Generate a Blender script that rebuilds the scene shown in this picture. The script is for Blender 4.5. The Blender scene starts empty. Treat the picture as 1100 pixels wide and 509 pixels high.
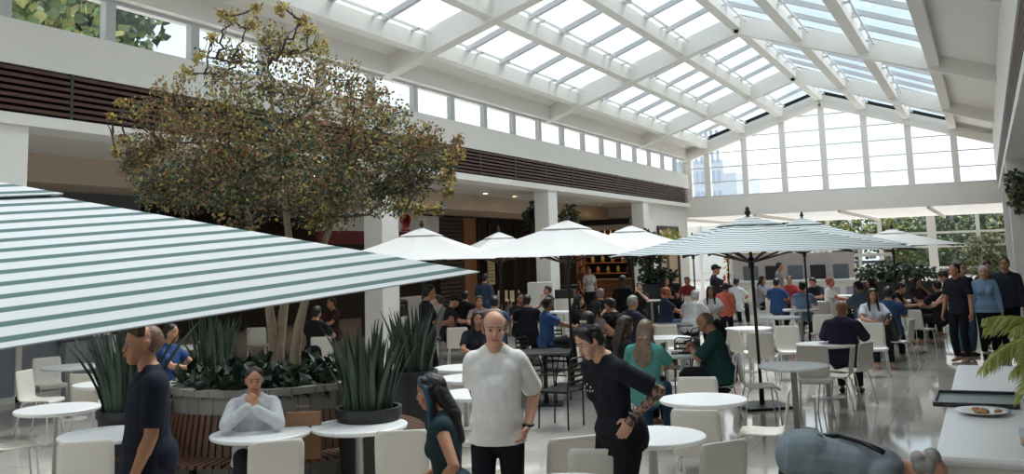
import bpy, bmesh, math, random
import numpy as np
from mathutils import Vector, Matrix
R = random.Random(11)
PI = math.pi
C = bpy.context.scene.collection
SC = bpy.context.scene

# ------------------------------------------------------------------ camera
F, YAW, PITCH, ROLL, CX, CY, HC = 1024, .4556, .1318, -.0312, 550, 142, 2.07
_c, _s = math.cos(YAW), math.sin(YAW)
fw = np.array([-_s*math.cos(PITCH), _c*math.cos(PITCH), math.sin(PITCH)])
_r0 = np.array([_c, _s, 0.]); _u0 = np.cross(_r0, fw)
rt = math.cos(ROLL)*_r0 + math.sin(ROLL)*_u0
up = -math.sin(ROLL)*_r0 + math.cos(ROLL)*_u0
O = np.array([0, 0, HC])
def at(x, y, z=None, X=None, Y=None, d=None):
    """point of the place seen in direction (x, y), on a plane or at a depth"""
    v = fw + rt*(x-CX)/F - up*(y-CY)/F
    t = d if d is not None else ((z-HC)/v[2] if z is not None else (X/v[0] if X is not None else Y/v[1]))
    return Vector(O + t*v)
cam = bpy.data.cameras.new('camera'); co = bpy.data.objects.new('camera', cam); C.objects.link(co)
cam.sensor_width = 36; cam.lens = 36*F/1100; cam.shift_y = -(254.5-CY)/1100; cam.clip_start = .05; cam.clip_end = 400
m = Matrix.Identity(4)
for i in range(3):
    m[i][0] = rt[i]; m[i][1] = up[i]; m[i][2] = -fw[i]; m[i][3] = O[i]
co.matrix_world = m
SC.camera = co
SC.view_settings.view_transform = 'Standard'; SC.view_settings.look = 'None'
SC.view_settings.gamma = 1; SC.view_settings.use_curve_mapping = False
SC.view_settings.exposure = 0.8

# ------------------------------------------------------------------ materials
def lin(c):
    return tuple((x/12.92 if x <= .04045 else ((x+.055)/1.055)**2.4) for x in [v/255 for v in c])
def mat(name, rgb, rough=.6, metal=0., var=.12, scale=8., spec=.5, bump=0., trans=0., emit=None):
    m = bpy.data.materials.new(name); m.use_nodes = True
    n, l = m.node_tree.nodes, m.node_tree.links
    b = n['Principled BSDF']; b.inputs['Roughness'].default_value = rough; b.inputs['Metallic'].default_value = metal
    b.inputs['Specular IOR Level'].default_value = spec
    c = lin(rgb)
    tc = n.new('ShaderNodeTexCoord'); nz = n.new('ShaderNodeTexNoise'); nz.inputs['Scale'].default_value = scale; nz.inputs['Detail'].default_value = 4
    l.new(tc.outputs['Object'], nz.inputs['Vector'])
    mx = n.new('ShaderNodeMix'); mx.data_type = 'RGBA'
    mx.inputs[6].default_value = (*[x*(1-var) for x in c], 1); mx.inputs[7].default_value = (*[min(1, x*(1+var)) for x in c], 1)
    l.new(nz.outputs['Fac'], mx.inputs[0]); l.new(mx.outputs[2], b.inputs['Base Color'])
    if bump:
        bp = n.new('ShaderNodeBump'); bp.inputs['Strength'].default_value = bump; bp.inputs['Distance'].default_value = .02
        l.new(nz.outputs['Fac'], bp.inputs['Height']); l.new(bp.outputs[0], b.inputs['Normal'])
    if trans:
        tr = n.new('ShaderNodeBsdfTranslucent'); l.new(mx.outputs[2], tr.inputs['Color'])
        ms = n.new('ShaderNodeMixShader'); ms.inputs[0].default_value = trans
        l.new(b.outputs[0], ms.inputs[1]); l.new(tr.outputs[0], ms.inputs[2]); l.new(ms.outputs[0], n['Material Output'].inputs['Surface'])
    if emit:
        b.inputs['Emission Color'].default_value = (*lin(emit[0]), 1); b.inputs['Emission Strength'].default_value = emit[1]
    return m
_cloth = {}
def cloth(rgb):
    k = tuple(rgb)
    if k not in _cloth: _cloth[k] = mat('fabric_%d_%d_%d' % k, rgb, .85, var=.14, scale=22, spec=.2, bump=.15)
    return _cloth[k]
WHITE = mat('white_paint', (236, 232, 225), .55, var=.02, scale=3)
WHITE2 = mat('white_soffit', (220, 215, 207), .6, var=.02, scale=2)
STEELW = mat('white_steel', (224, 224, 224), .4, var=.02)
MULL = mat('grey_mullion', (198, 199, 200), .4, var=.03)
SLAT = mat('brown_slat', (84, 52, 40), .5, var=.3, scale=5)
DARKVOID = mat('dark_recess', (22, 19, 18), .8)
SHELL = mat('white_shell', (226, 220, 209), .42, var=.02)
TABLE = mat('white_laminate', (236, 236, 236), .28, var=.015)
CHROME = mat('pale_metal', (205, 203, 198), .3, .5, var=.04)
BLACKM = mat('black_metal', (28, 28, 30), .45, .3, var=.1)
BLACKT = mat('dark_tabletop', (66, 66, 70), .35, var=.08)
CANW = mat('white_canvas', (238, 236, 234), .8, var=.025, scale=6, trans=.3)
WOODR = mat('brown_rib', (74, 50, 38), .55, var=.2)
POLE = mat('dark_pole', (40, 34, 32), .45, var=.15)
BASEM = mat('pale_base', (196, 192, 186), .5, var=.05)
POT = mat('black_pot', (38, 38, 40), .5, var=.1)
SOIL = mat('soil', (45, 34, 26), .95, var=.4, scale=30)
BENCH = mat('bench_wood', (92, 62, 46), .5, var=.25, scale=12)
BRICK = mat('stone_cladding', (168, 164, 158), .75, var=.08)
SNAKE = mat('snake_leaf', (52, 70, 56), .5, var=.4, scale=25)
HOSTA = [mat('hosta_leaf', (44, 64, 42), .5, var=.35, scale=9), mat('hosta_leaf_dark', (28, 44, 32), .5, var=.3, scale=9)]
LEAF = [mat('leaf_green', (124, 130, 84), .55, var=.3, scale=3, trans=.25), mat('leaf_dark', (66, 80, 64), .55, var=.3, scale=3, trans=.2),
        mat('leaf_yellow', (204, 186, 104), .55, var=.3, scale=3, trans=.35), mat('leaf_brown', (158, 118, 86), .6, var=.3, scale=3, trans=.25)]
OUTLEAF = [mat('outdoor_leaf', (88, 108, 60), .6, var=.35, scale=2), mat('outdoor_leaf_dark', (46, 62, 40), .6, var=.35, scale=2), mat('outdoor_leaf_yellow', (146, 146, 84), .6, var=.3, scale=2)]
BARK = mat('bark', (150, 132, 112), .85, var=.3, scale=14, bump=.4)
TWIG = mat('twig', (84, 70, 58), .85, var=.3, scale=14)
PALM = [mat('palm_green', (162, 176, 92), .5, var=.25, scale=5, trans=.25), mat('palm_yellow', (216, 214, 150), .5, var=.2, scale=5, trans=.25)]
WOODSHOP = mat('shop_wood', (150, 98, 64), .5, var=.25, scale=6)
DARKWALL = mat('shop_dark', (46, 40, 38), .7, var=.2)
GREYW = mat('grey_wall', (150, 150, 152), .6, var=.05)
REDM = mat('red_band', (120, 40, 40), .6, var=.1)
SIGNRED = mat('red_sign', (196, 36, 44), .5, var=.08)
EYEW = mat('eye_white', (215, 210, 204), .2, var=.02); EYEB = mat('eye_iris', (34, 24, 20), .2)
LIP = mat('lip', (150, 88, 80), .5)
BLACKP = mat('black_plastic', (24, 24, 26), .35, var=.1)
GREYP = mat('grey_plastic', (96, 98, 102), .5, var=.05)
BAGP = mat('brown_paper', (140, 104, 76), .8, var=.08)
FOOD = mat('food_brown', (176, 124, 80), .7, var=.4, scale=60)

def glassmat(name, tint, gloss=.08):
    m = bpy.data.materials.new(name); m.use_nodes = True
    n, l = m.node_tree.nodes, m.node_tree.links
    for x in list(n):
        if x.type != 'OUTPUT_MATERIAL': n.remove(x)
    t = n.new('ShaderNodeBsdfTransparent'); nz = n.new('ShaderNodeTexNoise'); nz.inputs['Scale'].default_value = .6
    mx = n.new('ShaderNodeMix'); mx.data_type = 'RGBA'; mx.inputs[6].default_value = (*[x*.97 for x in tint], 1); mx.inputs[7].default_value = (*tint, 1)
    l.new(nz.outputs['Fac'], mx.inputs[0]); l.new(mx.outputs[2], t.inputs['Color'])
    g = n.new('ShaderNodeBsdfGlossy'); g.inputs['Roughness'].default_value = .02
    fr = n.new('ShaderNodeLayerWeight'); pw = n.new('ShaderNodeMath'); pw.operation = 'POWER'; l.new(fr.outputs['Facing'], pw.inputs[0]); pw.inputs[1].default_value = 5
    mr = n.new('ShaderNodeMath'); mr.operation = 'MULTIPLY_ADD'; l.new(pw.outputs[0], mr.inputs[0]); mr.inputs[1].default_value = .5; mr.inputs[2].default_value = .02
    ms = n.new('ShaderNodeMixShader'); l.new(mr.outputs[0], ms.inputs[0]); l.new(t.outputs[0], ms.inputs[1]); l.new(g.outputs[0], ms.inputs[2])
    l.new(ms.outputs[0], n['Material Output'].inputs['Surface'])
    return m
GLASS = glassmat('clear_glass', (.93, .96, .97)); SKYG = glassmat('skylight_glass', (.76, .83, .87))

def stripes():
    m = mat('striped_canvas', (240, 240, 240), .8)
    n, l = m.node_tree.nodes, m.node_tree.links
    b = n['Principled BSDF']
    sp = n.new('ShaderNodeAttribute'); sp.attribute_name = 'run'
    a = n.new('ShaderNodeMath'); a.operation = 'DIVIDE'; l.new(sp.outputs['Fac'], a.inputs[0]); a.inputs[1].default_value = .089
    a2 = n.new('ShaderNodeMath'); a2.operation = 'ADD'; l.new(a.outputs[0], a2.inputs[0]); a2.inputs[1].default_value = 20.45
    fr = n.new('ShaderNodeMath'); fr.operation = 'FRACT'; l.new(a2.outputs[0], fr.inputs[0])
    cr = n.new('ShaderNodeValToRGB'); l.new(fr.outputs[0], cr.inputs[0])
    e = cr.color_ramp.elements; W = (*lin((218, 221, 224)), 1); D = (*lin((86, 116, 112)), 1)  # canvas toned down: shade on the canopies put into the stripe colours
    e[0].position = 0; e[0].color = W; e[1].position = .58; e[1].color = W
    for p, col in ((.63, D), (.94, D), (.99, W)):
        k = cr.color_ramp.elements.new(p); k.color = col
    l.new(cr.outputs[0], b.inputs['Base Color'])
    tr = n.new('ShaderNodeBsdfTranslucent'); l.new(cr.outputs[0], tr.inputs['Color'])
    ms = n.new('ShaderNodeMixShader'); ms.inputs[0].default_value = .25
    l.new(b.outputs[0], ms.inputs[1]); l.new(tr.outputs[0], ms.inputs[2]); l.new(ms.outputs[0], n['Material Output'].inputs['Surface'])
    return m
STRIPE = stripes()

def tiles(name, c1, c2, cm, w, h, mortar, rough):
    m = mat(name, c1, rough); n, l = m.node_tree.nodes, m.node_tree.links
    b = n['Principled BSDF']
    tc = n.new('ShaderNodeTexCoord'); br = n.new('ShaderNodeTexBrick'); l.new(tc.outputs['Object'], br.inputs['Vector'])
    br.offset = 0; br.inputs['Scale'].default_value = 1; br.inputs['Brick Width'].default_value = w; br.inputs['Row Height'].default_value = h
    br.inputs['Mortar Size'].default_value = mortar; br.inputs['Mortar Smooth'].default_value = .2
    br.inputs['Color1'].default_value = (*lin(c1), 1); br.inputs['Color2'].default_value = (*lin(c2), 1); br.inputs['Mortar'].default_value = (*lin(cm), 1)
    l.new(br.outputs['Color'], b.inputs['Base Color'])
    return m
FLOOR = tiles('floor_tile', (190, 184, 176), (178, 173, 166), (150, 145, 138), 1.2, 1.2, .006, .055)
FLOOR.node_tree.nodes['Principled BSDF'].inputs['Specular IOR Level'].default_value = .8
STONE = tiles('stone_block', (150, 146, 140), (132, 128, 122), (104, 100, 96), .16, .32, .006, .7)

# ------------------------------------------------------------------ mesh helpers
class MB:
    def __init__(s): s.v = []; s.f = []; s.mi = []
    def add(s, vs, fs, mi=0):
        o = len(s.v); s.v += [tuple(v) for v in vs]; s.f += [tuple(i+o for i in f) for f in fs]; s.mi += [mi]*len(fs); return s
    def box(s, x0, x1, y0, y1, z0, z1, mi=0):
        return s.add([(x0,y0,z0),(x1,y0,z0),(x1,y1,z0),(x0,y1,z0),(x0,y0,z1),(x1,y0,z1),(x1,y1,z1),(x0,y1,z1)],
                     [(0,3,2,1),(4,5,6,7),(0,1,5,4),(1,2,6,5),(2,3,7,6),(3,0,4,7)], mi)
    def beam(s, a, b, w, h, upv=(0,0,1), mi=0):
        a, b = Vector(a), Vector(b); d = (b-a).normalized(); x = d.cross(Vector(upv)).normalized(); z = x.cross(d)
        vs = []
        for p in (a, b):
            for sx, sz in ((-1,-1),(1,-1),(1,1),(-1,1)): vs.append(p + x*sx*w/2 + z*sz*h/2)
        return s.add(vs, [(0,3,2,1),(4,5,6,7),(0,1,5,4),(1,2,6,5),(2,3,7,6),(3,0,4,7)], mi)
    def tube(s, pts, r, n=8, mi=0, closed=False):
        pts = [Vector(p) for p in pts]; N = len(pts); rs = r if isinstance(r, (list, tuple)) else [r]*N
        vs = []; prev = None
        for i, p in enumerate(pts):
            d = ((pts[(i+1) % N] - pts[i-1]) if closed else (pts[min(i+1, N-1)] - pts[max(i-1, 0)])).normalized()
            x = (prev - d*prev.dot(d)) if prev else d.orthogonal()
            if x.length < 1e-6: x = d.orthogonal()
            x.normalize(); prev = x; y = d.cross(x)
            for k in range(n):
                a = 2*PI*k/n; vs.append(p + (x*math.cos(a) + y*math.sin(a))*rs[i])
        fs = []
        for i in range(N if closed else N-1):
            j = (i+1) % N
            for k in range(n):
                k2 = (k+1) % n; fs.append((i*n+k, i*n+k2, j*n+k2, j*n+k))
        if not closed: fs += [tuple(range(n))[::-1], tuple((N-1)*n+k for k in range(n))]
        return s.add(vs, fs, mi)
    def lathe(s, prof, n=24, mi=0, c=(0,0,0)):
        vs = []
        for r, z in prof:
            for k in range(n):
                a = 2*PI*k/n; vs.append((c[0]+r*math.cos(a), c[1]+r*math.sin(a), c[2]+z))
        fs = []
        for i in range(len(prof)-1):
            for k in range(n):
                k2 = (k+1) % n; fs.append((i*n+k, i*n+k2, (i+1)*n+k2, (i+1)*n+k))
        fs += [tuple(range(n))[::-1], tuple((len(prof)-1)*n+k for k in range(n))]
        return s.add(vs, fs, mi)
    def build(s, name, mats, parent=None, smooth=False, bevel=0., loc=None):
        me = bpy.data.meshes.new(name); me.from_pydata(s.v, [], s.f)
        for mm in (mats if isinstance(mats, (list, tuple)) else [mats]): me.materials.append(mm)
        if any(s.mi): me.polygons.foreach_set('material_index', s.mi)
        if smooth: me.polygons.foreach_set('use_smooth', [True]*len(me.polygons))
        me.update()
        o = bpy.data.objects.new(name, me); C.objects.link(o)
        if parent: o.parent = parent
        if loc is not None: o.location = loc
        if bevel:
            b = o.modifiers.new('bevel', 'BEVEL'); b.width = bevel; b.segments = 2; b.limit_method = 'ANGLE'
        return o
def tag(o, label=None, cat=None, group=None, kind=None):
    if label: o['label'] = label
    if cat: o['category'] = cat
    if group: o['group'] = group
    if kind: o['kind'] = kind
    return o
def empty(name, loc=(0,0,0), rz=0, label=None, cat=None, group=None):
    o = bpy.data.objects.new(name, None); C.objects.link(o); o.empty_display_size = .1
    o.location = loc; o.rotation_euler = (0, 0, rz)
    return tag(o, label, cat, group)
def kids(o): return [c for c in bpy.data.objects if c.parent == o]
def dup(o, parent=None, _tree=None):
    c = o.copy(); C.objects.link(c)
    if parent: c.parent = parent
    for ch in kids(o): dup(ch, c)
    return c
def st(o): o['kind'] = 'structure'; return o
def S(name, mb, mats, parent=None, **k): 
    o = mb.build(name, mats, parent, **k); o['kind'] = 'structure'; return o
def view_rot(p, a):
    """rotation that turns local +Y away from the viewpoint, then clockwise by a degrees (90 = facing right)"""
    return math.atan2(-p[0], p[1]) - math.radians(a)

# ------------------------------------------------------------------ the building
XL, XR, YG = -11.2, .55, 40.0
XS = -16.0
RX, RZ, SL = -5.6, 8.04, .33
def rz(x): return RZ - SL*abs(x-RX)
S('floor', MB().box(-24, 9, -9, 58, -.2, 0), FLOOR)
S('ground', MB().box(-140, 90, -60, 190, -.6, -.25), mat('outdoor_ground', (128, 126, 118), .9, var=.3, scale=.2))
YC = [-.4, 8.1, 16.6, 25.1, 33.6]
mb = MB()
S('wall_left', MB().box(XL-.5, XL, -8, YG, 4.8, 5.4).box(XL-.5, XL, -8, YG, 6.08, 6.6), WHITE)
S('trim_1', MB().box(XL-.62, XL+.05, -8, YG-.3, 4.0, 4.15), WHITE)                         # white lip under the slats
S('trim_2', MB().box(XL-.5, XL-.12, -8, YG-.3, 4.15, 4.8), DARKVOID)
mb = MB()
for k in range(7):
    z = 4.2 + k*.088; mb.box(XL-.11, XL-.01, -8, YG-.3, z, z+.045)
S('trim_3', mb, SLAT)
mb = MB()
for k in range(24):
    y = -7 + k*2.0; mb.box(XL-.12, XL-.005, y, y+.05, 4.15, 4.8)
S('trim_4', mb, mat('slat_bracket', (52, 48, 50), .5))
for i, y in enumerate(YC):
    if i in (0, 1): S('trim_%d' % (200+i), MB().box(XL-.45, XL, y-.35, y+.27, 3.2, 4.0), WHITE)
    else: S('column', MB().box(XL-.45, XL, y, y+.62, 0, 4.0), WHITE)
S('wall_left_end', MB().box(XL-.45, XL-.2, 34.2, YG, 0, 4.0), WHITE)
S('ceiling_soffit', MB().box(XS-6, XL-.1, -8, YG, 4.02, 4.1), WHITE2)
# dropped ceiling before the shops, warm glow on its underside put into the colour
S('ceiling_bulkhead', MB().box(XS-.2, XS+2.2, -8, 36.8, 3.55, 4.02), mat('bulkhead', (196, 176, 156), .6, var=.04))
# clerestory windows
wn = 1
def window(panes, frames, mats=(MULL, GLASS)):
    global wn
    f = frames.build('window_%d' % wn, mats[0]); f['kind'] = 'structure'; wn += 1
    p = panes.build('pane', mats[1], f); p['kind'] = 'structure'
    return f
pitch = 1.7
y = 1.3
while y < YG-.5:
    y1 = min(y+pitch, YG)
    f = MB().box(XL-.3, XL-.18, y, y+.09, 5.4, 6.08).box(XL-.3, XL-.18, y1-.09, y1, 5.4, 6.08).box(XL-.3, XL-.18, y+.09, y1-.09, 5.4, 5.45).box(XL-.3, XL-.18, y+.09, y1-.09, 6.02, 6.08)
    window(MB().box(XL-.25, XL-.24, y+.09, y1-.09, 5.45, 6.02), f); y += pitch
# roof: rafters, purlins, skylights, eave panels
RY = [-8.4, .1, 8.6, 17.1, 25.6, 34.1, YG+.1]
tn = 5
for y in RY:
    mb = MB()
    for x1 in (XL-.3, XR+.5):
        mb.beam((RX, y, RZ+.16), (x1, y, rz(x1)+.16), .34, .5)
    S('trim_%d' % tn, mb, WHITE); tn += 1
B = 1.6
for k in range(-3, 4):
    x = RX + k*B; mb = MB(); z = rz(x)+.2
    mb.box(x-.13, x+.13, -8.4, YG, z-.2, z+.16)
    S('trim_%d' % tn, mb, WHITE); tn += 1
# thin rails with brackets beside purlins
for k in (-3, -2, -1, 0, 1, 2):
    x = RX + k*B + .26; mb = MB(); z = rz(x)+.3
    mb.box(x-.02, x+.02, -8.4, YG, z-.02, z+.03)
    yy = 8.
    while yy < YG: mb.box(x-.16, x+.02, yy, yy+.07, z-.04, z+.01); yy += 1.4
    S('trim_%d' % tn, mb, STEELW); tn += 1
for a, b in zip(RY[:-1], RY[1:]):
    for k in range(-3, 3):
        x0, x1 = RX+k*B, RX+(k+1)*B
        z0, z1 = rz(x0)+.44, rz(x1)+.44
        f = MB(); n = 5 if b-a > 7 else 3
        for j in range(n+1):
            yy = a + (b-a)*j/n
            f.beam((x0+.1, yy, z0-.06-.0), (x1-.1, yy, z1-.06), .1, .12)
        p = MB().add([(x0, a, z0), (x1, a, z1), (x1, b, z1), (x0, b, z0)], [(0, 1, 2, 3)])
        window(p, f, (MULL, SKYG))
for x0, x1 in ((XL-.4, RX-3*B), (RX+3*B, XR+.6)):
    S('ceiling_eave', MB().add([(x0, -8.4, rz(x0)+.3), (x1, -8.4, rz(x1)+.3), (x1, YG, rz(x1)+.3), (x0, YG, rz(x0)+.3)], [(0, 1, 2, 3)]), WHITE)
# gable end
S('wall_end', MB().box(XL-.5, XR+.6, YG, YG+.3, 3.58, 4.4), WHITE)
mx = [XL-.05] + [RX+k*B for k in range(-3, 4)] + [XR+.1]
for i, x in enumerate(mx):
    w = .12 if i else .16
    S('trim_%d' % tn, MB().box(x-w, x+w, YG-.05, YG+.25, 4.4, rz(x)+.1), WHITE); tn += 1
S('trim_%d' % tn, MB().beam((RX, YG-.02, RZ-.05), (XL-.3, YG-.02, rz(XL-.3)-.05), .3, .34).beam((RX, YG-.02, RZ-.05), (XR+.5, YG-.02, rz(XR+.5)-.05), .3, .34), WHITE); tn += 1
for i in range(len(mx)-1):
    x0, x1 = mx[i], mx[i+1]; f = MB(); z = 4.4+.62
    while z < max(rz(x0), rz(x1))-.1:
        xa, xb = x0, x1
        f.box(xa+.1, xb-.1, YG+.05, YG+.13, z-.02, z+.02); z += .62
    f.box(x0+.1, x1-.1, YG+.03, YG+.15, 4.4, 4.45)
    p = MB().add([(x0, YG+.1, 4.4), (x1, YG+.1, 4.4), (x1, YG+.1, rz(x1)+.1), (x0, YG+.1, rz(x0)+.1)], [(0, 1, 2, 3)])
    window(p, f)
for k in range(-3, 3):
    x0, x1 = RX+k*B+.2, RX+(k+1)*B-.2
    o = MB().beam((x0, YG-.45, rz(x0)+.32), (x1, YG-.45, rz(x1)+.32), .12, .12).build('roller_blind', DARKVOID)
    tag(o, 'thin black rolled blind under the roof glass before the gable, %s' % ('first from the left', 'second from the left', 'just left of the ridge', 'just right of the ridge', 'second right of the ridge', 'rightmost one')[k+3], 'blind', 'rolled roof blinds')
# right hand side: fascia, slats, soffit, columns
S('wall_right', MB().box(XR, XR+.5, -8, YG, 4.8, 6.2), WHITE)
S('trim_%d' % tn, MB().box(XR, XR+.6, -8, YG, 4.02, 4.18), WHITE); tn += 1
mb = MB()
for k in range(7):
    z = 4.22+k*.085; mb.box(XR+.02, XR+.12, -8, YG, z, z+.045)
S('trim_%d' % tn, mb, SLAT); tn += 1
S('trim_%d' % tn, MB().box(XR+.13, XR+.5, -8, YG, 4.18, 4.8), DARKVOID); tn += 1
S('ceiling_soffit', MB().box(XR+.4, 8, -8, 44, 4.02, 4.1), WHITE2)
for y in (25.1, 33.6): S('column', MB().box(XR, XR+.7, y, y+.6, 0, 4.02), WHITE)
S('wall_shops', MB().box(7.6, 8, -8, 58, 0, 4.1), GREYW)
S('wall_back', MB().box(-22, 8, -8.6, -8.4, 0, 8.2), WHITE2)
# canopy beyond the gable and outer glazing
S('ceiling_canopy', MB().add([(-20, YG+.2, 3.66), (9, YG+.2, 3.66), (9, 56.4, 3.66), (-20, 56.4, 3.66)], [(0, 1, 2, 3)]), mat('white_membrane', (236, 234, 230), .7, var=.02, trans=.22))
mb = MB()
for x in (-12, -8.6, -5.2, -1.9, 1.4): mb.box(x-.06, x+.06, YG+.3, 56, 3.5, 3.62)
S('trim_%d' % tn, mb, WHITE); tn += 1
YF = 56.
xs = [at(px, 262, Y=YF)[0] for px in (742, 800, 856, 905, 970)]
gx = [-17.4, -15.2, -13.2, -10.6, -7.9, -5.2, -2.6, -.35, 1.9, 5]
for i, x in enumerate(gx):
    w = .22 if i in (6, 9) else .1
    S('trim_%d' % tn, MB().box(x-w, x+w, YF-.1, YF+.1, 0, 3.62), STEELW); tn += 1
for a, b in zip(gx[:-1], gx[1:]):
    f = MB()
    for z in (.9, 2.02, 2.75): f.box(a+.1, b-.1, YF-.06, YF+.06, z-.06, z+.06)
    window(MB().add([(a, YF, .05), (b, YF, .05), (b, YF, 3.6), (a, YF, 3.6)], [(0, 1, 2, 3)]), f, (STEELW, GLASS))

# ------------------------------------------------------------------ cafe chair (white)
def make_chair():
    t = empty('cafe_chair')
    prof = [(.215,.405),(.212,.432),(.195,.447),(.1,.45),(-.02,.444),(-.11,.445),(-.165,.456),(-.195,.485),(-.21,.54),(-.222,.62),(-.236,.71),(-.248,.79),(-.253,.825)]
    mb = MB(); n = 9; vs = []
    for i, (y, z) in enumerate(prof):
        w = .2
        if i in (0,): w = .185
        if i == len(prof)-1: w = .18
        if i == len(prof)-2: w = .197
        for k in range(n):
            u = -1+2*k/(n-1)
            vs.append((u*w, y + (.012*u*u if z > .5 else 0), z - (.006*(1-u*u) if z < .47 else 0)))
    fs = [(i*n+k, i*n+k+1, (i+1)*n+k+1, (i+1)*n+k) for i in range(len(prof)-1) for k in range(n-1)]
    o = mb.add(vs, fs).build('shell', SHELL, t, smooth=True)
    s = o.modifiers.new('thick', 'SOLIDIFY'); s.thickness = .014; s.offset = 0
    for sx in (-1, 1):
        MB().tube([(sx*.14, .1, .432), (sx*.165, .15, .425), (sx*.178, .172, .38), (sx*.2, .215, 0)], .0095, 7).build('leg', STEELW, t, smooth=True)
        MB().tube([(sx*.14, -.1, .432), (sx*.165, -.14, .425), (sx*.178, -.16, .38), (sx*.2, -.235, 0)], .0095, 7).build('leg', STEELW, t, smooth=True)
    return t
CHAIR0 = make_chair(); _used = {}
def inst(src):
    if src.name not in _used: _used[src.name] = 1; return src
    return dup(src)
def put_chair(p, rot, label, group='white cafe chairs', src=None):
    o = inst(src or CHAIR0); o.location = (p[0], p[1], 0); o.rotation_euler = (0, 0, rot)
    return tag(o, label, 'chair', group)
def chair_back(px, py, a, label, z=.82, **k):
    p = at(px, py, z=z); r = view_rot(p, a)
    off = Matrix.Rotation(r, 3, 'Z') @ Vector((0, -.25, 0))
    return put_chair(p-off, r, label, **k)
def make_black_chair():
    t = empty('metal_chair')
    MB().tube([(-.2,-.2,.0),(-.2,-.205,.45),(-.19,-.25,.82),(-.15,-.258,.84),(.15,-.258,.84),(.19,-.25,.82),(.2,-.205,.45),(.2,-.2,0)], .011, 7).build('back_frame', BLACKM, t, smooth=True)
    mb = MB()
    for z in (.55, .62, .69, .76): mb.beam((-.19, -.205-(z-.45)*.13, z), (.19, -.205-(z-.45)*.13, z), .008, .03)
    mb.build('backrest', BLACKM, t)
    mb = MB()
    for k in range(8): mb.box(-.2, .2, -.2+k*.052, -.165+k*.052, .44, .452)
    mb.box(-.205, -.185, -.2, .21, .425, .45).box(.185, .205, -.2, .21, .425, .45)
    mb.build('seat', BLACKM, t)
    for sx in (-1, 1): MB().tube([(sx*.19, .19, .44), (sx*.2, .21, 0)], .011, 7).build('leg', BLACKM, t, smooth=True)
    MB().tube([(-.2, -.2, .64), (-.23, -.1, .65), (-.23, .15, .65), (-.2, .2, .44)], .01, 6).build('armrest', BLACKM, t, smooth=True)
    MB().tube([(.2, -.2, .64), (.23, -.1, .65), (.23, .15, .65), (.2, .2, .44)], .01, 6).build('armrest', BLACKM, t, smooth=True)
    return t
BCHAIR0 = make_black_chair()
def make_table(r=.4):
    t = empty('pedestal_table')
    MB().lathe([(r-.03, .7), (r-.005, .712), (r, .722), (r, .735), (r-.006, .74), (0.001, .74)], 48).build('tabletop', TABLE, t, smooth=False)
    MB().lathe([(.036, .015), (.036, .69), (.06, .695), (.16, .70)], 20).build('pedestal', CHROME, t, smooth=True)
    MB().lathe([(.235, 0), (.235, .008), (.2, .014), (.036, .02), (.03, .02)], 32).build('base', BASEM, t, smooth=False)
    return t
TABLE0 = make_table()
def put_table(px, py, label, z=.74, xy=None):
    p = at(px, py, z=z) if xy is None else Vector((*xy, 0))
    o = inst(TABLE0); o.location = (p[0], p[1], 0)
    tag(o, label, 'table', 'white round cafe tables'); return o
def make_btable():
    t = empty('square_table')
    MB().box(-.37, .37, -.37, .37, .715, .74).build('tabletop', BLACKT, t, bevel=.006)
    MB().tube([(0, 0, .02), (0, 0, .715)], .032, 12).build('pedestal', BLACKM, t)
    MB().box(-.25, .25, -.25, .25, 0, .018).build('base', BLACKM, t, bevel=.004)
    return t
BTABLE0 = make_btable()
def put_btable(px, py, label, rot=.2):
    p = at(px, py, z=.74); o = inst(BTABLE0); o.location = (p[0], p[1], 0); o.rotation_euler = (0, 0, rot)
    tag(o, label, 'table', 'dark square cafe tables'); return o

T = {}
for k, px, py, lab in (
    ('T1', 62, 438, 'white round pedestal table on the far left below the striped canopy edge'),
    ('T2', 117, 465, 'white round table half hidden by the bald man in the dark tee'),
    ('T3', 76, 393, 'white round table beside the dark framed counter on the far left'),
    ('T4', 116, 411, 'small part of a white round table beside the left potted snake plant'),
    ('T5', 280, 464, 'white round table with a black case on it before the bench sitter'),
    ('T6', 386, 456, 'white round table standing empty in front of the right snake plant pot'),
    ('T7', 500, 394, 'rearmost of the three white round tables behind the man in white tee'),
    ('T8', 507, 405, 'middle one of three white round tables behind the man in white tee'),
    ('T9', 510, 422, 'frontmost of three white round tables behind the man in white tee'),
    ('T10', 700, 467, 'white round table right behind the woman with the tattooed arm'),
    ('T11', 755, 428, 'white round table between two chairs, behind the tattooed woman\'s table'),
    ('T12', 852, 392, 'white round table on full view pedestal beside the tall umbrella pole base'),
    ('T13', 886, 369, 'white round table in front of the bald man in purple'),
    ('T14', 804, 352, 'white round table behind the man in the green tee'),
    ('T15', 838, 340, 'white round table between the umbrella pole and the purple shirted man'),
    ('T16', 942, 343, 'white round table beside the black backpack'),
    ('T17', 860, 332, 'thin sliver of white round table behind the second umbrella pole'),
    ('T18', 872, 324, 'white round table with a water bottle before the man in black tee'),
    ('T19', 715, 362, 'white round table between the woman in teal and the green tee man'),
    ('T20', 610, 524, 'white round table cut off by the bottom edge of the picture'),
    ('T21', 700, 322, 'white round table beside the woman resting her face on her hand'),
    ('T22', 990, 322, 'white table with red drink cups under the white right umbrella'),
    ('T23', 905, 317, 'white table before the person with reddish hair and white shirt'),
    ('T24', 606, 334, 'white round table before the seated man in the blue tee'),
    ('T25', 733, 379, 'white table carrying a tray beside the man in the green tee'),
    ('T26', 200, 372, 'white table in the dim area behind the bald man'),
    ('T27', 758, 327, 'small white table between the coral tee child and the white haired man')):
    T[k] = put_table(px, py, lab)
B1 = put_btable(585, 377, 'dark square table standing empty right of the man in white tee', .35)
B2 = put_btable(722, 348, 'dark square table behind the woman in teal', .35)
B3 = put_btable(536, 341, 'dark square table with food among the dim seated crowd', .3)
B4 = put_btable(640, 346, 'dark square table before the group of dark haired diners', .4)

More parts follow.
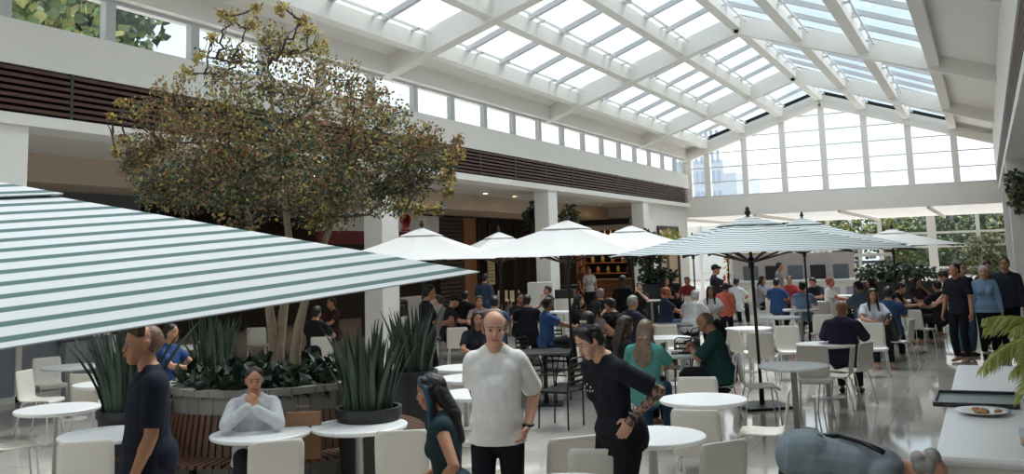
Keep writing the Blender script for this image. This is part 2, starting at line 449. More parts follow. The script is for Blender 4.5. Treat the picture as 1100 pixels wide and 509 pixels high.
for px, py, a, lab in (
    (50, 384, 165, 'white chair on the far left facing the viewer, behind the first round table'),
    (25, 398, 120, 'white chair at the left picture border below the striped canopy, second from table'),
    (88, 402, 40, 'white chair turned sideways between the far left table and the snake plant pot'),
    (92, 474, 8, 'white chair back in front of the table beside the bald man'),
    (297, 474, -6, 'white chair back seen before the table of the bench sitter'),
    (431, 463, 4, 'white chair back between the snake plant table and the girl'),
    (617, 470, -25, 'white chair at the left hip of the tattooed woman, mostly covered by another chair'),
    (642, 483, 3, 'white chair back directly in front of the tattooed woman'),
    (693, 386, 12, 'white chair under the woman in the teal top'),
    (749, 405, 180, 'white chair facing the viewer behind the large centre round table'),
    (746, 441, 10, 'white chair with back to the viewer tucked at the centre round table'),
    (779, 475, -40, 'white chair at the bottom, turned left beside the tattooed woman\'s table'),
    (848, 418, -88, 'white chair in side view facing left with its seat before the umbrella base'),
    (791, 381, 82, 'white chair in side view facing right beside the umbrella base plate'),
    (917, 372, -82, 'white chair in side view facing left at the right of the umbrella base table'),
    (905, 356, 4, 'white chair behind the bald man in purple, under him'),
    (872, 372, 178, 'white chair facing the viewer between two round tables near the second pole'),
    (931, 368, -62, 'white chair turned left beside the backpack chair and purple man'),
    (980, 343, -75, 'white chair carrying the black backpack'),
    (936, 347, 176, 'white chair facing the viewer behind the backpack, left one'),
    (960, 335, 176, 'white chair facing the viewer behind the backpack, right one'),
    (931, 331, 8, 'white chair behind the woman with long dark hair and white top'),
    (979, 333, 30, 'greyish white chair right of the man in blue tee'),
    (998, 322, 6, 'white chair with its back to the viewer at the red cup table'),
    (1033, 321, -80, 'white chair in side view facing left behind the leaning woman'),
    (787, 354, 60, 'white chair right behind the green tee man'),
    (816, 358, 8, 'white chair with back to the viewer left of the leaning umbrella pole'),
    (830, 320, 3, 'white chair behind the man in blue tee in the far middle'),
    (858, 320, 2, 'white chair behind the person in pale blue and white'),
    (882, 324, -6, 'white chair before the man in black tee'),
    (804, 311, 5, 'white chair between the coral tee child and the umbrella pole'),
    (845, 350, 172, 'white chair facing the viewer behind the table of the second pole'),
    (884, 338, -8, 'white chair left of the bald man in purple'),
    (900, 325, 20, 'pale chair between third umbrella pole and bald man in purple'),
    (604, 321, 175, 'white chair facing the viewer right of the tray cabinet'),
    (711, 329, 60, 'white chair under the orange haired man in blue'),
    (742, 318, 178, 'white chair facing the viewer beside the white haired man'),
    (540, 312, 172, 'white chair left of the wooden shop, first of the empty row'),
    (553, 312, 174, 'white chair before the dark shop, second of the empty row'),
    (573, 313, 178, 'white chair before the tray cabinet, third of the empty row'),
    (531, 317, 10, 'white chair beside the standing person in denim'),
    (345, 362, 20, 'white chair behind the planter, right of the tree stems'),
    (491, 352, 5, 'white chair in front of the man in black cap'),
    (715, 349, 178, 'white chair facing the viewer behind the table of the woman in teal'),
    (275, 352, 12, 'white chair in the dark behind the planter tree stems'),
    (225, 366, 10, 'white chair in the dim area left behind the planter')):
    chair_back(px, py, a, lab)
# chair at the left border: only its seat shows
p = at(14, 478, z=.45); put_chair(p, view_rot(p, 80), 'white chair cut by the left picture border, seat pointing right')

for px, py, a, lab in (
    (620, 384, -62, 'black metal chair between the dark square table and the tattooed woman'),
    (600, 366, -150, 'black metal chair behind the empty dark square table'),
    (560, 362, 120, 'black metal chair left behind the empty dark square table'),
    (592, 350, 10, 'black metal chair behind the seated man in black tee'),
    (747, 352, -70, 'black metal chair right of the dark table behind the teal woman'),
    (697, 345, 80, 'black metal chair left of the dark table behind the teal woman'),
    (738, 363, -160, 'black metal chair close behind the tray of the green tee man'),
    (640, 358, 5, 'black metal chair behind the group of dark haired diners'),
    (922, 324, -5, 'black chair behind the dark haired person in white and denim')):
    chair_back(px, py, a, lab, z=.84, src=BCHAIR0, group='black metal chairs')

# ------------------------------------------------------------------ umbrellas
def umbrella(label, xy, rot, zr, h, a, mt, name='cafe_umbrella', lean=(0, 0), ribm=WOODR, vent=True, base=True, flat=.35):
    t = empty(name, (xy[0], xy[1], 0), rot, label, 'umbrella', 'square cafe umbrellas')
    def canopy(r0, r1, zo, nm, hh, sc):
        mb = MB(); nt, nr = 64, 10; vs = []
        for i in range(nr+1):
            r = r0+(r1-r0)*i/nr
            for k in range(nt):
                th = 2*PI*k/nt; c, s = math.cos(th), math.sin(th); q = a/max(abs(c), abs(s))
                w = abs(math.sin(4*th))*flat
                rr = r*(1-.018*w*r*sc)
                z = hh*(1-r) - .06*math.sin(PI*min(1, r))*hh*(flat > 0) - .035*w*math.sin(PI*min(1, r))*sc + .035*w*max(0, r-.75)/.25*sc
                vs.append((c*q*rr, s*q*rr, z+zo))
        fs = [(i*nt+k, i*nt+(k+1) % nt, (i+1)*nt+(k+1) % nt, (i+1)*nt+k) for i in range(nr) for k in range(nt)]
        if r0 == 0: pass
        o = mb.add(vs, fs).build(nm, mt, t, smooth=False, loc=(lean[0], lean[1], zr))
        at_ = o.data.attributes.new('run', 'FLOAT', 'POINT'); at_.data.foreach_set('value', [(r0+(r1-r0)*i/nr)*a for i in range(nr+1) for k in range(nt)])
        s = o.modifiers.new('thick', 'SOLIDIFY'); s.thickness = .005
        return o
    canopy(.04, 1, 0, 'canopy', h, 1)
    if vent: canopy(.0, .22, .018, 'vent_cap', h, .0)
    MB().tube([(0, 0, .03), (lean[0], lean[1], zr+h+.05)], .022, 10).build('pole', POLE, t, smooth=True)
    MB().lathe([(.03, zr+h+.04), (.045, zr+h+.07), (.02, zr+h+.1), (.03, zr+h+.12), (.005, zr+h+.15)], 12, c=(lean[0], lean[1], 0)).build('finial', POLE, t, smooth=True)
    for k in range(8):
        th = k*PI/4; c, s = math.cos(th), math.sin(th); q = a/max(abs(c), abs(s))
        mb = MB(); mb.beam((lean[0]+c*.05, lean[1]+s*.05, zr+h*.86-.06), (lean[0]+c*q*.5, lean[1]+s*q*.5, zr+h*.5-.075-.06*h), .022, .03); mb.beam((lean[0]+c*q*.5, lean[1]+s*q*.5, zr+h*.5-.075-.06*h), (lean[0]+c*q*.97, lean[1]+s*q*.97, zr-.02), .022, .03)
        o = mb.build('rib', ribm, t)
        MB().beam((lean[0]*.8+c*.04, lean[1]*.8+s*.04, zr-.12), (lean[0]+c*q*.5, lean[1]+s*q*.5, zr+h*.5-.1), .018, .022).build('strut', ribm, o)
    MB().tube([(lean[0]*.8, lean[1]*.8, zr-.2), (lean[0]*.8, lean[1]*.8, zr-.06)], .04, 10).build('hub', POLE, t, smooth=True)
    if base: MB().box(-.32, .32, -.32, .32, 0, .035).tube([(0, 0, .03), (0, 0, .3)], .035, 10).build('base', BLACKM, t, bevel=.004)
    return t
# the near striped one
c1 = at(515, 293, d=4.0); c0 = at(0, 376, d=2.5); e = (c0-c1).normalized(); HA = 1.5
nrm = Vector((-e.y, e.x, 0)).normalized()
if nrm.dot(Vector((-.9, .9, 0))) < 0: nrm = -nrm
if e.cross(nrm).z < 0: e_x = -e
else: e_x = e
uz = e_x.cross(nrm).normalized(); cc = c1 + e*HA + nrm*HA; zr = cc.z/uz.z; bs = cc - uz*zr
u1 = umbrella('huge green and white striped umbrella canopy nearest at the left', (0, 0), 0, zr, .56, HA, STRIPE, flat=0.)
M1 = Matrix.Identity(4)
for i_ in range(3): M1[i_][0] = e_x[i_]; M1[i_][1] = nrm[i_]; M1[i_][2] = uz[i_]; M1[i_][3] = bs[i_]
u1.location = M1.to_translation(); u1.rotation_euler = M1.to_euler()
def umb_px(label, px, pyr, zr, d, h, a, rot, mt, **k):
    p = at(px, pyr, d=d); return umbrella(label, p, rot, zr, h, a, mt, **k)
pb = at(819, 437, z=0); ptop = at(806, 272, d=12.55)
r5 = view_rot(pb, 0)
off = Matrix.Rotation(-r5-.42, 3, 'Z') @ Vector((ptop.x-pb.x, ptop.y-pb.y, 0))
umbrella('grey and white striped umbrella on a leaning pole at the centre right', pb, r5+.42, 2.05, .46, 1.5, STRIPE, lean=(off.x*1.1, off.y*1.1))
umb_px('striped umbrella just behind the leaning striped one, its tip further right', 866, 300, 2.12, 20.5, .62, 1.75, .3, STRIPE)
umb_px('greyish white umbrella left, above the tip of the near striped canopy', 454, 300, 2.08, 15.5, .52, 1.35, .35, CANW)
umb_px('big bright white umbrella in the middle before the white column', 611, 300, 2.08, 15.5, .57, 1.5, .12, CANW)
umb_px('white umbrella half hidden behind the bright middle one, before the dark cafe', 680, 300, 2.15, 20, .52, 1.5, .3, CANW)
umb_px('small pale umbrella peeking between two white ones by the wooden shop', 537, 300, 2.1, 21, .55, 1.2, .8, CANW)
umb_px('white umbrella with brown ribs on the far right before the glazing', 962, 300, 2.08, 23, .4, 1.5, .1, CANW)
umb_px('far white umbrella whose pole stands left of the man drinking', 746, 300, 2.1, 27, .4, 1.3, .3, CANW)
umb_px('far white umbrella whose pole stands right of the man drinking', 783, 300, 2.1, 29, .4, 1.3, .3, CANW)

# ------------------------------------------------------------------ planter, bench, tree
PC = at(293, 395, d=9.3); PC.z = 0
S('planter_wall', MB().lathe([(.92, 0), (.92, .94), (.97, .94), (.98, 1.0), (.8, 1.0), (.8, .9), (.01, .9)], 64, c=PC), STONE)
tag(bpy.data.objects['planter_wall'], None); del bpy.data.objects['planter_wall']['kind']
po = bpy.data.objects['planter_wall']; po.name = 'round_planter'
tag(po, 'low round stone planter with the big tree growing in it', 'planter')
ben = empty('curved_bench', PC, 0, 'curved brown slatted wooden bench wrapped round the stone planter', 'bench')
va = math.atan2(-PC.y, -PC.x)
def arc_slats(r0, r1, z0, z1, n, name, par, vertical=False):
    mb = MB()
    for k in range(n):
        a0 = va-2.2 + 4.4*k/n; a1 = a0 + 4.4/n*.62
        vs = []
        for (r, z) in ((r0, z0[0]), (r1, z1[0]), (r1, z1[1]), (r0, z0[1])):
            for aa in (a0, a1): vs.append((r*math.cos(aa), r*math.sin(aa), z))
        mb.add(vs, [(0, 1, 3, 2), (2, 3, 5, 4), (4, 5, 7, 6), (6, 7, 1, 0), (0, 2, 4, 6), (1, 7, 5, 3)])
    return mb.build(name, BENCH, par)
arc_slats(1.03, 1.47, (.43, .46), (.44, .47), 84, 'seat_slat', ben)
mb = MB()
for k in range(70):
    a0 = va-2.2 + 4.4*k/70; a1 = a0 + 4.4/70*.62
    vs = []
    for z, r in ((.46, 1.06), (.62, 1.035), (.8, 1.0)):
        for rr in (r, r+.03):
            for aa in (a0, a1): vs.append((rr*math.cos(aa), rr*math.sin(aa), z))
    fs = []
    for i in (0, 4): fs += [(i, i+1, i+5, i+4), (i+2, i+6, i+7, i+3), (i, i+4, i+6, i+2), (i+1, i+3, i+7, i+5)]
    fs += [(0, 2, 3, 1), (8, 9, 11, 10)]
    mb.add(vs, fs)
mb.build('backrest', BENCH, ben)
for k in range(7):
    a0 = va-2.1+4.2*k/6; c, s = math.cos(a0), math.sin(a0)
    MB().beam((1.42*c, 1.42*s, 0), (1.42*c, 1.42*s, .43), .04, .05, upv=(c, s, 0)).beam((1.04*c, 1.04*s, 0), (1.04*c, 1.04*s, .43), .04, .05, upv=(c, s, 0)).beam((1.04*c, 1.04*s, .41), (1.44*c, 1.44*s, .41), .04, .04).build('leg', BLACKM, ben)

def leaf_mesh(pts, size, aspect, R, mats, weights=None, droop=0., name='foliage', parent=None, curl=.25):
    """individual leaves at the given points"""
    n = len(pts); rng = np.random.default_rng(R.randrange(1 << 30))
    P = np.array([tuple(p[:3]) for p in pts]); 
    d = rng.normal(size=(n, 3)); d[:, 2] -= droop; d /= np.linalg.norm(d, axis=1)[:, None]
    q = rng.normal(size=(n, 3)); s = np.cross(d, q); s /= np.linalg.norm(s, axis=1)[:, None]; nn = np.cross(s, d)
    L = size*rng.uniform(.65, 1.35, (n, 1)); W = L*aspect
    v = np.stack([P, P+d*L*.45+s*W-nn*L*curl*.2, P+d*L, P+d*L*.45-s*W-nn*L*curl*.2], 1).reshape(-1, 3)
    f = np.arange(4*n).reshape(-1, 4)
    f = np.concatenate([f[:, [0, 1, 2]], f[:, [0, 2, 3]]], 1).reshape(-1, 3)
    me = bpy.data.meshes.new(name); me.from_pydata(v.tolist(), [], f.tolist())
    for m_ in mats: me.materials.append(m_)
    if weights is None: mi = rng.integers(0, len(mats), n)
    else: mi = np.array([rng.choice(len(mats), p=w) for w in weights])
    me.polygons.foreach_set('material_index', np.repeat(mi, 2).astype(np.int32)); me.update()
    o = bpy.data.objects.new(name, me); C.objects.link(o)
    if parent: o.parent = parent
    return o
tree = empty('indoor_tree', PC, 0, 'large airy tree with yellowing leaves rising from the round planter', 'tree')
CL = [(150,120,20),(182,102,24),(165,160,32),(205,140,36),(242,112,36),(290,95,42),(335,112,42),(380,122,38),(415,132,32),(250,165,46),(310,165,50),(370,175,46),(430,175,38),(470,175,22),(488,165,12),(200,195,38),(260,212,36),(320,216,32),(362,212,36),(410,205,32),(442,198,24),(168,200,26),(250,60,24),(290,42,22),(270,25,12),(312,56,26),(342,76,28),(332,32,12),(375,86,24),(400,102,22),(235,82,18),(455,150,22),(302,8,8),(325,22,7),(275,8,6),(237,14,6),(345,50,10),(228,40,8),(120,125,5),(125,165,6),(492,150,7),(470,225,7),(450,226,8),(247,18,10),(146,176,22),(133,150,10),(131,110,7),(482,205,9),(428,222,12),(342,236,14),(215,60,10),(200,78,12),(185,125,16),(480,190,12)]
pts = []; wts = []; cents = []
for (x, y, r) in CL:
    dd = 9.3 + R.uniform(-.8, .8); w = at(x, y, d=dd) - PC; rad = r/110.
    cents.append((w, rad))
    n = int((15 if y < 150 else 30)*r*r/30)+50
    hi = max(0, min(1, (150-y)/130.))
    br = R.random()
    for _ in range(n):
        v = Vector((R.gauss(0, 1), R.gauss(0, 1), R.gauss(0, .8))).normalized()*rad*(R.random()**.5)*.98
        pts.append(w+v)
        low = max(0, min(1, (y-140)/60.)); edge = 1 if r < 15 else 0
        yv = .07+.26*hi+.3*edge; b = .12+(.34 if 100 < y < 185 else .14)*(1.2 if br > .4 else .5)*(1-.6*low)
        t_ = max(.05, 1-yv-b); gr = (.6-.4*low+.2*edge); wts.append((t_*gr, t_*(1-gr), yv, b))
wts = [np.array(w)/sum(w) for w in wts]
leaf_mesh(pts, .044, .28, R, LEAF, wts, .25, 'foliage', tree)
def branch(a, b, r0, r1, n=6, wob=.06):
    a, b = Vector(a), Vector(b); L = (b-a).length; ps = []
    for i in range(n+1):
        t = i/n; p = a.lerp(b, t)
        if 0 < i < n: p += Vector((R.gauss(0, 1), R.gauss(0, 1), R.gauss(0, 1)))*wob*L*.5
        ps.append(p)
    return ps, [r0+(r1-r0)*i/n for i in range(n+1)]
def tp(x, y, d=9.3): return at(x, y, d=d)-PC
stems = [[(297,392,9.25),(296,383,9.25),(291,345,9.2),(288,322,9.2),(276,270,9.2),(262,215,9.2),(248,165,9.3)],
         [(300,392,9.25),(299,375,9.25),(303,345,9.3),(306,322,9.4),(312,270,9.4),(305,210,9.4),(296,150,9.4),(290,95,9.4)],
         [(316,392,9.1),(317,380,9.1),(321,350,9.1),(328,322,9.1),(345,270,9.1),(362,225,9.1),(372,180,9.2)]]
tips = []
for s_ in stems:
    ps = [tp(x, y, d)-(Vector((0, 0, 0.0))) for x, y, d in s_]
    ps[0].z = min(ps[0].z, .92)
    rs = [.06-.042*i/(len(ps)-1) for i in range(len(ps))]; rs[0] = .07
    MB().tube(ps, rs, 9).build('trunk', BARK, tree, smooth=True)
    tips += ps[3:]
mb = MB()
core = sum((w for w, _ in cents), Vector())/len(cents)
nodes = list(tips)
for w, rad in sorted(cents, key=lambda c: min((t_-c[0]).length for t_ in tips)):
    src = min(nodes, key=lambda q: (q-w).length + max(0, q.z-w.z+.1)*1.5)
    L_ = (w-src).length; ps, rs = branch(src, w, min(.02, .008+.012*L_), .006, 7, .07); mb.tube(ps, rs, 5); nodes += [ps[3].copy(), ps[5].copy(), ps[7].copy()]
    for _ in range(int(4+rad*14)):
        e_ = w + Vector((R.gauss(0, 1), R.gauss(0, 1), R.gauss(.2, .8))).normalized()*rad*R.uniform(.7, 1.15)
        s0 = ps[R.randrange(3, 8)]
        q, rr = branch(s0, e_, .006, .0022, 4, .12); mb.tube(q, rr, 4)
mb.build('branches', TWIG, tree)

# ground cover in the planter: broad leaves, one object nobody could count
pts = []
for _ in range(2400):
    a0 = R.uniform(0, 2*PI); r = .9*math.sqrt(R.random())
    pts.append(PC + Vector((r*math.cos(a0), r*math.sin(a0), .95+R.uniform(0, .22)*(1-.6*r))))
o = leaf_mesh(pts, .135, .34, R, HOSTA, None, .25, 'hosta_foliage', None, .6)
tag(o, 'dense dark green broad leaves covering the soil of the round planter', 'plant', kind='stuff')

def snake_plant(label, p, zr, rtop, nblade, hl, pot=True):
    t = empty('snake_plant', (p[0], p[1], 0), R.random()*6, label, 'potted plant', 'potted snake plants')
    if pot:
        MB().lathe([(rtop*.78, 0), (rtop*.8, .02), (rtop, zr-.07), (rtop*1.06, zr-.07), (rtop*1.06, zr), (rtop*.95, zr), (rtop*.93, zr-.06)], 32).build('pot', POT, t, smooth=False)
        MB().lathe([(rtop*.92, zr-.07), (rtop*.9, zr-.055)], 24).build('soil', SOIL, t)
    for k in range(nblade):
        a0 = R.uniform(0, 2*PI); r = rtop*.8*math.sqrt(R.random()); L = hl*R.uniform(.6, 1.1); out = R.uniform(.05, .38)*(.35+r/rtop)
        b = Vector((r*math.cos(a0), r*math.sin(a0), zr-.07)); dr = Vector((math.cos(a0+R.gauss(0, .5)), math.sin(a0+R.gauss(0, .5)), 0)); sd = Vector((-dr.y, dr.x, 0)); tw = R.uniform(-.8, .8)
        sd = (sd*math.cos(tw) + dr*math.sin(tw)); vs = []; N = 6
        for i in range(N+1):
            q = i/N; c_ = b + dr*out*L*q**1.7 + Vector((0, 0, L*(q-.12*out*q*q))); w = .022*(1-.25*(1-q))*(1-max(0, q-.6)/.4)**.7+.001
            up_ = dr*.006
            vs += [c_-sd*w, c_+up_, c_+sd*w]
        fs = []
        for i in range(N):
            o_ = i*3; fs += [(o_, o_+1, o_+4, o_+3), (o_+1, o_+2, o_+5, o_+4)]
        o = MB().add(vs, fs).build('leaf', SNAKE, t, smooth=True)
    return t
snake_plant('snake plant in the black pot right of the planter, nearest of them', at(396, 436, d=8.2), .85, .27, 85, .74)
snake_plant('snake plant in the black pot right behind the nearest one, blades spreading wide', at(443, 390, d=11.3), .8, .28, 80, .78)
snake_plant('snake plant in the black pot at the left, partly behind the bald man', at(137, 440, d=8.6), .84, .25, 70, .85)
snake_plant('snake plant in deep shade behind the left of the round planter', at(232, 385, d=11.4), .85, .3, 80, .72)

# ------------------------------------------------------------------ right hand counter, tray, plate, palm
cnt = empty('serving_counter', (0, 0, 0), 0, 'long white counter with rounded edge at the lower right', 'counter')
MB().box(-.37, .95, 6.03, 10.55, .84, .9).build('countertop', mat('white_solid_surface', (232, 231, 230), .3, var=.01), cnt, bevel=.025)
MB().box(-.33, .9, 6.07, 10.5, 0, .84).build('body', WHITE2, cnt)
p = at(1049, 431, z=.9)
tr = empty('serving_tray', (p.x, p.y, .9), .0, 'dark glass serving tray on the white counter behind the plate', 'tray')
MB().box(-.27, .27, -.32, .32, 0, .012).build('tray_floor', mat('tray_glass', (84, 102, 100), .35, var=.05), tr, bevel=.004)
mb = MB(); 
mb.box(-.285, .285, -.335, -.315, 0, .035).box(-.285, .285, .315, .335, 0, .035).box(-.285, -.265, -.315, .315, 0, .035).box(.265, .285, -.315, .315, 0, .035)
mb.build('tray_rim', mat('tray_rim', (40, 44, 50), .35), tr, bevel=.005)
p = at(1056, 444, z=.905)
pl = empty('dinner_plate', (p.x, p.y, .9), 0, 'white dinner plate with food scraps on the counter edge', 'plate')
MB().lathe([(.08, 0), (.13, .014), (.178, .026), (.18, .03), (.13, .02), (.08, .01), (.002, .009)], 40).build('dish', TABLE, pl, smooth=True)
mb = MB()
for k in range(9):
    a0 = R.uniform(0, 6); r = R.uniform(.0, .11); mb.lathe([(.012, .01), (.03, .016), (.022, .028), (.003, .033)], 8, c=(r*math.cos(a0), r*math.sin(a0), 0))
mb.build('food_scraps', FOOD, pl, smooth=True)
p = at(1103, 478, z=.905)
g = empty('water_glass', (p.x, p.y, .9), 0, 'small glass with orange drink at the right border of the counter', 'glass')
MB().lathe([(.03, 0), (.036, .1), (.033, .1), (.028, .006), (.002, .006)], 20).build('glass_wall', GLASS, g, smooth=True)
MB().lathe([(.027, .008), (.03, .04), (.001, .04)], 20).build('drink', mat('orange_drink', (214, 170, 130), .2), g, smooth=True)

def frond(mb, base, dirv, L, droop, nl=26, lw=.02, ll=.26):
    d = Vector(dirv).normalized(); side = d.cross(Vector((0, 0, 1))).normalized(); pts = []
    for i in range(nl+1):
        q = i/nl; pts.append(Vector(base) + d*L*q + Vector((0, 0, -droop*L*q*q)))
    mb.tube(pts, [.008*(1-.8*i/nl)+.001 for i in range(nl+1)], 5, 0)
    for i in range(4, nl):
        q = i/nl; tdir = (pts[i+1]-pts[i]).normalized(); l = ll*math.sin(PI*(.12+.85*q))**.7
        for sg in (-1, 1):
            dd = (side*sg*.9 + tdir*.75 + Vector((0, 0, -.25+R.uniform(-.12, .12)))).normalized()
            a0 = pts[i]; w = tdir*lw
            v = [a0-w*.3, a0+dd*l*.4+w*.6+Vector((0, 0, .012)), a0+dd*l+Vector((0, 0, -.03-.1*l)), a0+dd*l*.4-w*.6]
            mb.add(v, [(0, 1, 2), (0, 2, 3)], 0 if R.random() < .5 else 1)
pb = Vector((.54, 7.6, .9))
palm = empty('areca_palm', pb, 0, 'yellow green palm leaning its fronds over the counter at right border', 'palm')
MB().lathe([(.16, 0), (.2, .3), (.21, .32), (.17, .32), (.02, .3)], 24).build('pot', POT, palm)
for k in range(28):
    a0 = PI*.4 + PI*1.3*(k % 10)/9 + R.uniform(-.2, .2); el = R.uniform(.35, 1.25)
    mb = MB(); frond(mb, (0, 0, .32+R.uniform(0, .15)), (math.cos(a0)*math.cos(el), math.sin(a0)*math.cos(el), math.sin(el)), R.uniform(.62, .9), R.uniform(.35, .75), nl=34, lw=.016, ll=.22)
    mb.build('frond', PALM, palm)

# ------------------------------------------------------------------ people
_N = 16
def _tmpl(n=_N, h=5):
    rings = []
    for i in range(h+1): rings.append((-math.cos(PI/2*i/h), math.sin(PI/2*i/h)))      # z from -1 to 0
    top = [(-z, r) for z, r in rings[::-1]]
    return rings, top
_RB, _RT = _tmpl()
class Blob:
    """tapered capsules collected, then fused into one continuous skin"""
    def __init__(s): s.v = []; s.f = []
    def rc(s, a, b, ra, rb, sx=1., sy=1., ref=(1, 0, 0), flat=False):
        a, b = Vector(a), Vector(b); w = b-a
        if w.length < 1e-5: w = Vector((0, 0, 1e-4)); b = a+w
        w = w.normalized(); u = Vector(ref); u = u - w*u.dot(w)
        if u.length < 1e-3: u = w.orthogonal()
        u.normalize(); v = w.cross(u); o = len(s.v); n = _N; rows = []
        if flat: prof = [(a, 0, 0.02*ra), (a, 0, ra), (b, 0, rb), (b, 0, .02*rb)]
        else: prof = [(a, z*ra, max(.01, r)*ra) for z, r in _RB] + [(b, z*rb, max(.01, r)*rb) for z, r in _RT]
        for c, z, r in prof:
            for k in range(n):
                t = 2*PI*k/n; s.v.append(tuple(c + w*z + u*(r*sx*math.cos(t)) + v*(r*sy*math.sin(t))))
        m_ = len(prof)
        for i in range(m_-1):
            for k in range(n):
                k2 = (k+1) % n; s.f.append((o+i*n+k, o+i*n+k2, o+(i+1)*n+k2, o+(i+1)*n+k))
        s.f.append(tuple(o+k for k in range(n))[::-1]); s.f.append(tuple(o+(m_-1)*n+k for k in range(n)))
        return s
    def sp(s, c, r, sx=1, sy=1, sz=1, ref=(1, 0, 0)):
        c = Vector(c); return s.rc(c-Vector((0, 0, r*(sz-1)*.5)) if sz > 1 else c, c+Vector((0, 0, max(1e-3, r*(sz-1)*.5))), r, r, sx, sy, ref)
    def build(s, name, mt, parent, vox=.01, smooth=3):
        me = bpy.data.meshes.new(name+'_src'); me.from_pydata(s.v, [], s.f); me.update()
        o = bpy.data.objects.new(name, me); C.objects.link(o)
        r = o.modifiers.new('r', 'REMESH'); r.mode = 'VOXEL'; r.voxel_size = vox; r.use_smooth_shade = True
        if smooth:
            q = o.modifiers.new('s', 'SMOOTH'); q.factor = .5; q.iterations = smooth
        dg = bpy.context.evaluated_depsgraph_get(); ev = o.evaluated_get(dg)
        m2 = bpy.data.meshes.new_from_object(ev); m2.name = name
        o.modifiers.clear(); o.data = m2; bpy.data.meshes.remove(me)
        m2.materials.clear()
        for mm in (mt if isinstance(mt, (list, tuple)) else [mt]): m2.materials.append(mm)
        m2.polygons.foreach_set('use_smooth', [True]*len(m2.polygons))
        o.parent = parent
        return o
_skin = {}
def skin(rgb):
    if rgb not in _skin: _skin[rgb] = mat('skin_%d' % len(_skin), rgb, .5, var=.07, scale=30, spec=.35)
    return _skin[rgb]
_hair = {}
def hairm(rgb):
    if rgb not in _hair: _hair[rgb] = mat('hair_%d' % len(_hair), rgb, .5, var=.35, scale=40, bump=.4)
    return _hair[rgb]
FAIR, TAN, BROWN = (208, 158, 132), (184, 132, 104), (150, 104, 80)
BLK, DBR, LBR, GREY, WHT, RED = (26, 22, 22), (52, 38, 32), (122, 100, 80), (150, 146, 142), (206, 204, 200), (150, 84, 52)
def ik(a, t, l1, l2, pole):
    a, t, pole = Vector(a), Vector(t), Vector(pole); d = t-a; L = min(d.length, (l1+l2)*.995)
    if L < abs(l1-l2)+.01: L = abs(l1-l2)+.01
    dn = d.normalized(); t = a + dn*L
    x = (l1*l1-l2*l2+L*L)/(2*L); h = math.sqrt(max(0, l1*l1-x*x))
    p = pole - dn*pole.dot(dn)
    if p.length < 1e-4: p = dn.orthogonal()
    return a + dn*x + p.normalized()*h, t
def rot(ax, deg): return Matrix.Rotation(math.radians(deg), 3, ax)

